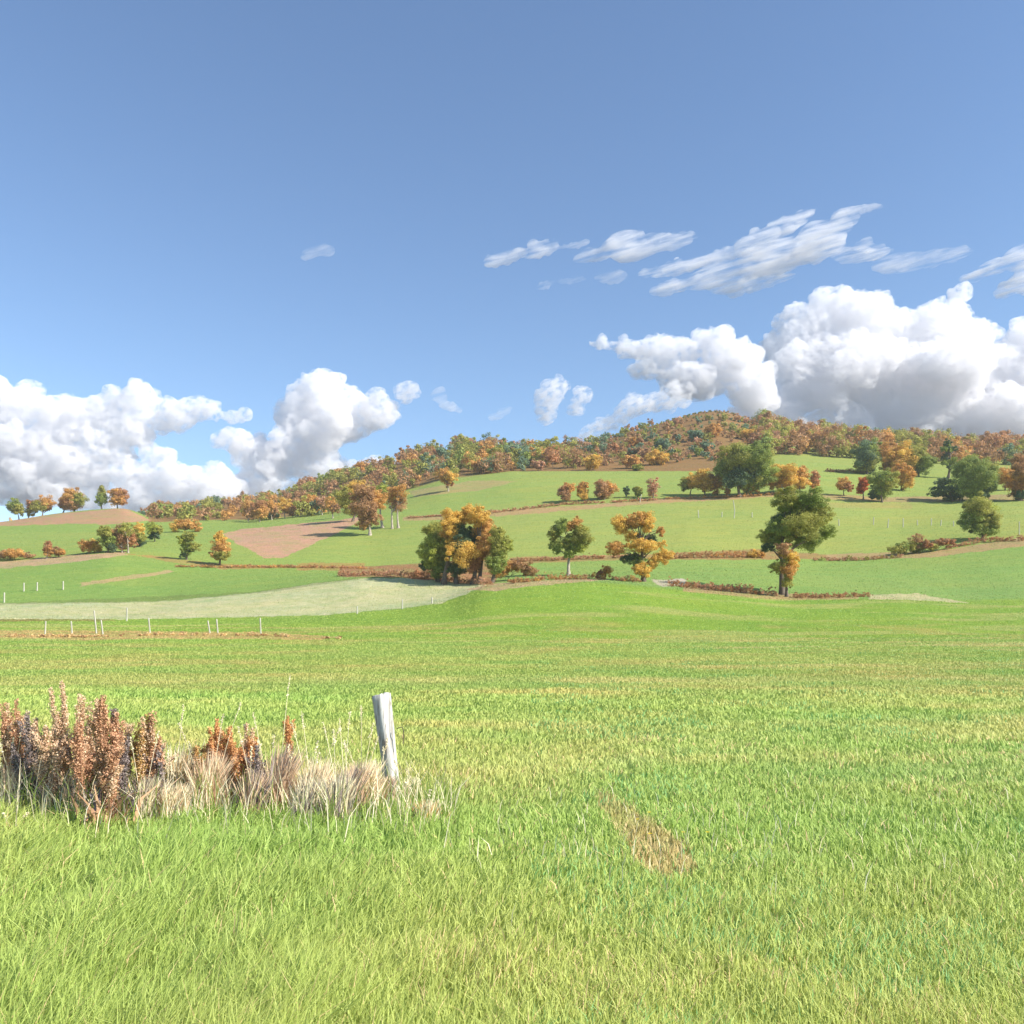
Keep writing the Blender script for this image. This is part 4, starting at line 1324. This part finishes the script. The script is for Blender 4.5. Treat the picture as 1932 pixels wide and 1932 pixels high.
for lab, x, yb, yt, w, key, sp in DOCKS:
    dock(lab, x, yb + (28 if sp > 2 else 0) - (x % 3) * 6, yt, w * 1.15, key, sp, leafy=(sp > 1))
TUS = [
    ('pale pinkish tussock at the left edge in front of the rust tipped dock', 20, 1530, 1395, 60, 'tan', 'straw', PI * .1),
    ('bleached tussock with long pale stalks in front of the tall tan dock', 96, 1540, 1410, 56, 'straw', 'tan', PI * .1),
    ('tan tussock leaning right before the tallest dock', 236, 1545, 1420, 46, 'tan', 'grey', 0.4),
    ('orange leaf litter tussock low in the left corner', 22, 1580, 1530, 44, 'orange', 'rust', PI * .25),
    ('pale tussock with grey shadow left of the orange pair', 322, 1556, 1432, 48, 'straw', 'tan', 0.35),
    ('forked pale tussock in front of the orange pair', 438, 1545, 1430, 46, 'straw', 'tan', None),
    ('cream tussock just right of the orange pair', 508, 1532, 1432, 50, 'straw', 'tan', 0.5),
    ('grey striped tussock in the middle between the orange pair and the post', 574, 1560, 1450, 48, 'straw', 'grey', 0.55),
    ('small cream tussock right of the grey striped one', 612, 1540, 1440, 34, 'straw', 'straw', 0.6),
    ('tallest dark edged tussock left of the post', 656, 1560, 1422, 50, 'tan', 'grey', 0.6),
    ('brown and cream tussock second left of the post', 698, 1535, 1428, 44, 'tan', 'straw', 0.7),
    ('short tan tussock touching the foot of the post', 728, 1530, 1460, 34, 'tan', 'grey', 0.9),
    ('cream tussock in the gap under the slender dark stemmed dock', 268, 1548, 1425, 50, 'straw', 'grey', 0.4),
    ('pinkish tan tussock under the short rust dock at the left', 60, 1545, 1400, 56, 'tan', 'grey', 0.4),
    ('broad tan tussock in front of the brown crowded dock', 150, 1548, 1405, 56, 'tan', 'straw', 0.3),
    ('tan tussock in front of the ochre dock at the green gap', 372, 1548, 1425, 50, 'straw', 'tan', 0.5),
    ('cream tussock right of the forked pale one before the orange pair', 472, 1552, 1440, 44, 'tan', 'grey', 0.5),
    ('tan tussock between the cream and the grey striped tussocks', 542, 1545, 1440, 44, 'tan', 'straw', 0.5),
    ('dark gapped tussock between the small cream one and the tallest one', 634, 1552, 1430, 44, 'straw', 'grey', 0.6),
    ('dense cream tussock right of the tallest dark edged one', 680, 1550, 1425, 46, 'straw', 'tan', 0.6),
    ('tall straw tussock standing in the gap between the two dock groups, left one', 336, 1540, 1385, 62, 'straw', 'ochre', 0.5),
    ('tall straw tussock standing in the gap between the two dock groups, right one', 392, 1544, 1392, 60, 'tan', 'straw', 0.5),
    ('high tan tussock just right of the bright orange pair', 520, 1540, 1392, 54, 'tan', 'grey', 0.5),
    ('high cream tussock under the thin red seeded dock', 590, 1545, 1398, 54, 'straw', 'tan', 0.6),
    ('small cream tussock right behind the post', 772, 1510, 1438, 30, 'straw', 'straw', 1.2),
    ('loose straw tussock leaning right near the post foot', 800, 1570, 1492, 60, 'straw', 'ochre', 0.3),
]
for lab, x, yb, yt, w, k1, k2, td in TUS:
    yt = yt + (34 if x < 330 and yb < 1570 else 8) + (x * 7 % 26) - 10
    tussock(lab, x, yb + (x * 5 % 30) - 15, yt, w * (.72 + .1 * (x % 4)), k1, second=k2, tiltdir=td, lean=0.35, stalks=1 + (int(x) % 3))


# ------------------------------------------------------------------ grass
def grass(name, label, n, d0, d1, hmin, hmax, wpx, seed, margin=1.15, k=(1.38, 1.68)):
    r = np.random.default_rng(seed)
    # more blades close by: distance drawn evenly in its logarithm
    d = np.exp(r.uniform(math.log(d0), math.log(d1), n))
    u = r.uniform(CX - 966 * margin, CX + 966 * margin, n)
    X = (u - CX) / FOC * np.sqrt(d * d + 1.5)
    Z = terrain_z(X, d)
    clump = fbm(X / 0.45, d / 0.45, seed, 3)
    patch = fbm(X / 2.4, d / 2.0, seed + 5, 3)
    margin_strip = np.clip((10.5 - d) / 3.5, 0, 1) * np.clip((900 - u + 260 * (fbm(X, d, 2, 2) - .5)) / 350, 0.0, 1)
    H = (hmin + (hmax - hmin) * r.uniform(size=n) ** 1.6) * (0.45 + 1.2 * clump) * (1 + 1.1 * margin_strip)
    jit = (fbm(X / .3, d / .3, 45, 3) - .5)
    bare = inpoly(u + jit * 110, HY - (Z - EYE) / d * FOC + jit * 60, [(1130, 1510), (1160, 1512), (1215, 1550), (1285, 1600), (1312, 1645), (1250, 1660), (1200, 1628), (1175, 1582), (1135, 1532)])
    keep = (clump > 0.20 * r.uniform(size=n)) & ~(bare & (r.uniform(size=n) < 0.85 * np.clip(fbm(X / .16, d / .16, 44, 3) * 4 - 1.55, 0, 1)))
    X, d, Z, H, clump, patch, u, ms = X[keep], d[keep], Z[keep], H[keep], clump[keep], patch[keep], u[keep], margin_strip[keep]
    n = len(X)
    P = np.stack([X, d, Z - 0.01], 1)
    W = np.maximum(0.0045, wpx * d / FOC) * r.uniform(0.7, 1.3, n)
    base = ground_colour(X, d, Z) * 1.0
    t = r.uniform(size=(n, 1))
    mixn = np.clip((patch - 0.35) * 3, 0, 1)[:, None]
    c = base * (1 - .42 * mixn) + alb(140, 190, 84) * .42 * mixn
    tip = alb(206, 222, 130)
    c = c * (1 - .25 * t) + tip * .25 * t
    # straw-coloured and bluish blades
    q = r.uniform(size=n)
    dryp = (0.03 + 0.07 * (patch < 0.4)) * (d < 14)
    c[q < dryp] = alb(216, 204, 140)
    teal = 0.5 * np.clip((fbm(X / 1.6, d / 1.1, 90, 3) - 0.56) * 8, 0, 1) * (u > 1000)
    m = (q > 0.6) & (r.uniform(size=n) < teal)
    c[m] = alb(136, 192, 110)
    c = c * r.uniform(k[0], k[1], (n, 1)) * np.array([1.22, 1.04, 1.18])
    A = Acc()
    wind = 0.5 + 0.8 * fbm(X / 1.3, d / 1.3, 33, 2) * 2
    blades_into(A, P, H, W, r.uniform(.15, .9, n), c, r, bend=0.8, dirs=wind + r.normal(size=n) * 1.1)
    o = A.build(name, M_GRASS)
    return tag(o, label, 'grass', kind='stuff')


grass('meadow_grass', 'short bright green grass of the near meadow', 330000, 3.2, 26, .05, .13, 2.6, 1)
grass('pasture_grass', 'short grass of the field running back to the hedge', 260000, 24, 128, .04, .10, 1.7, 2, margin=1.05, k=(1.22, 1.42))


grass('hill_grass', 'thin rough grass of the fields on the slopes', 170000, 126, 400, .05, .12, 1.4, 3, margin=1.02, k=(.95, 1.15))


# tall loose grasses in the verge (countless thin stalks)
def verge():
    r = np.random.default_rng(8)
    n = 2600
    u = np.concatenate([r.uniform(-60, 860, int(n * .8)), r.uniform(860, 1960, n - int(n * .8))])
    y = np.where(u < 860, r.normal(1535, 28, n), r.normal(1590, 60, n))
    d = EYE * FOC / np.maximum(y - HY, 200)
    X = (u - CX) / FOC * d
    Z = terrain_z(X, d)
    P = np.stack([X, d, Z], 1)
    H = np.where(u < 860, r.uniform(.18, .62, n), r.uniform(.1, .26, n))
    c = np.where((r.uniform(size=n) < .45)[:, None], mixc('straw', n, r), alb(178, 206, 96) * r.uniform(.7, 1.1, (n, 1)))
    A = Acc()
    blades_into(A, P, H, r.uniform(.004, .009, n), r.uniform(.1, .6, n), c, r, bend=0.7)
    o = A.build('verge_grass', M_GRASS)
    tag(o, 'tall loose straw and green grass stalks around the dry weeds', 'grass', kind='stuff')


verge()


# yellow flowers in the bare reddish patch
def flower(label, x, y, h):
    r = np.random.default_rng(int(x))
    d = hit(x, y)
    X, Y, Z = at(x, d)
    root = empty('yellow_flower', (X, Y, Z), label, 'flower', 'yellow flowers in the bare reddish patch')
    A = Acc(); lean = r.normal() * .02
    v, f = tube([(0, 0, -.02), (lean * .4, 0, h * .5), (lean, 0, h)], [.003, .0025, .002], 5)
    A.add(v, f, alb(130, 160, 70))
    P = np.zeros((7, 3)); P[:, 2] = 0
    blades_into(A, P, r.uniform(.03, .08, 7), np.full(7, .012), r.uniform(.6, 1.4, 7), np.tile(alb(130, 170, 70), (7, 1)), r)
    A.build('stem', M_GRASS).parent = root
    B = Acc(); k = 14
    a = np.arange(k) * 2 * np.pi / k
    c0 = np.array([lean, 0, h])
    for ai in a:
        t = np.array([math.cos(ai), math.sin(ai) , 0.25]) * 0.020
        sdv = np.array([-math.sin(ai), math.cos(ai), 0]) * 0.005
        V = np.stack([c0, c0 + t * .6 + sdv, c0 + t, c0 + t * .6 - sdv])
        B.add(V, np.array([[0, 1, 2, 3]]), np.array([0.78, 0.60, 0.03]))
    B.build('petals', M_GRASS).parent = root


for i, (lab, x, y, h) in enumerate([('highest yellow flower in the bare reddish patch', 1222, 1570, .16), ('yellow flower left of the highest one in the reddish patch', 1206, 1578, .10),
                                    ('lowest yellow flower in the reddish patch', 1234, 1592, .07), ('yellow flower at the right rim of the reddish patch', 1290, 1596, .08),
                                    ('small yellow flower alone right of the reddish patch', 1338, 1600, .08)]):
    flower(lab, x, y, h)
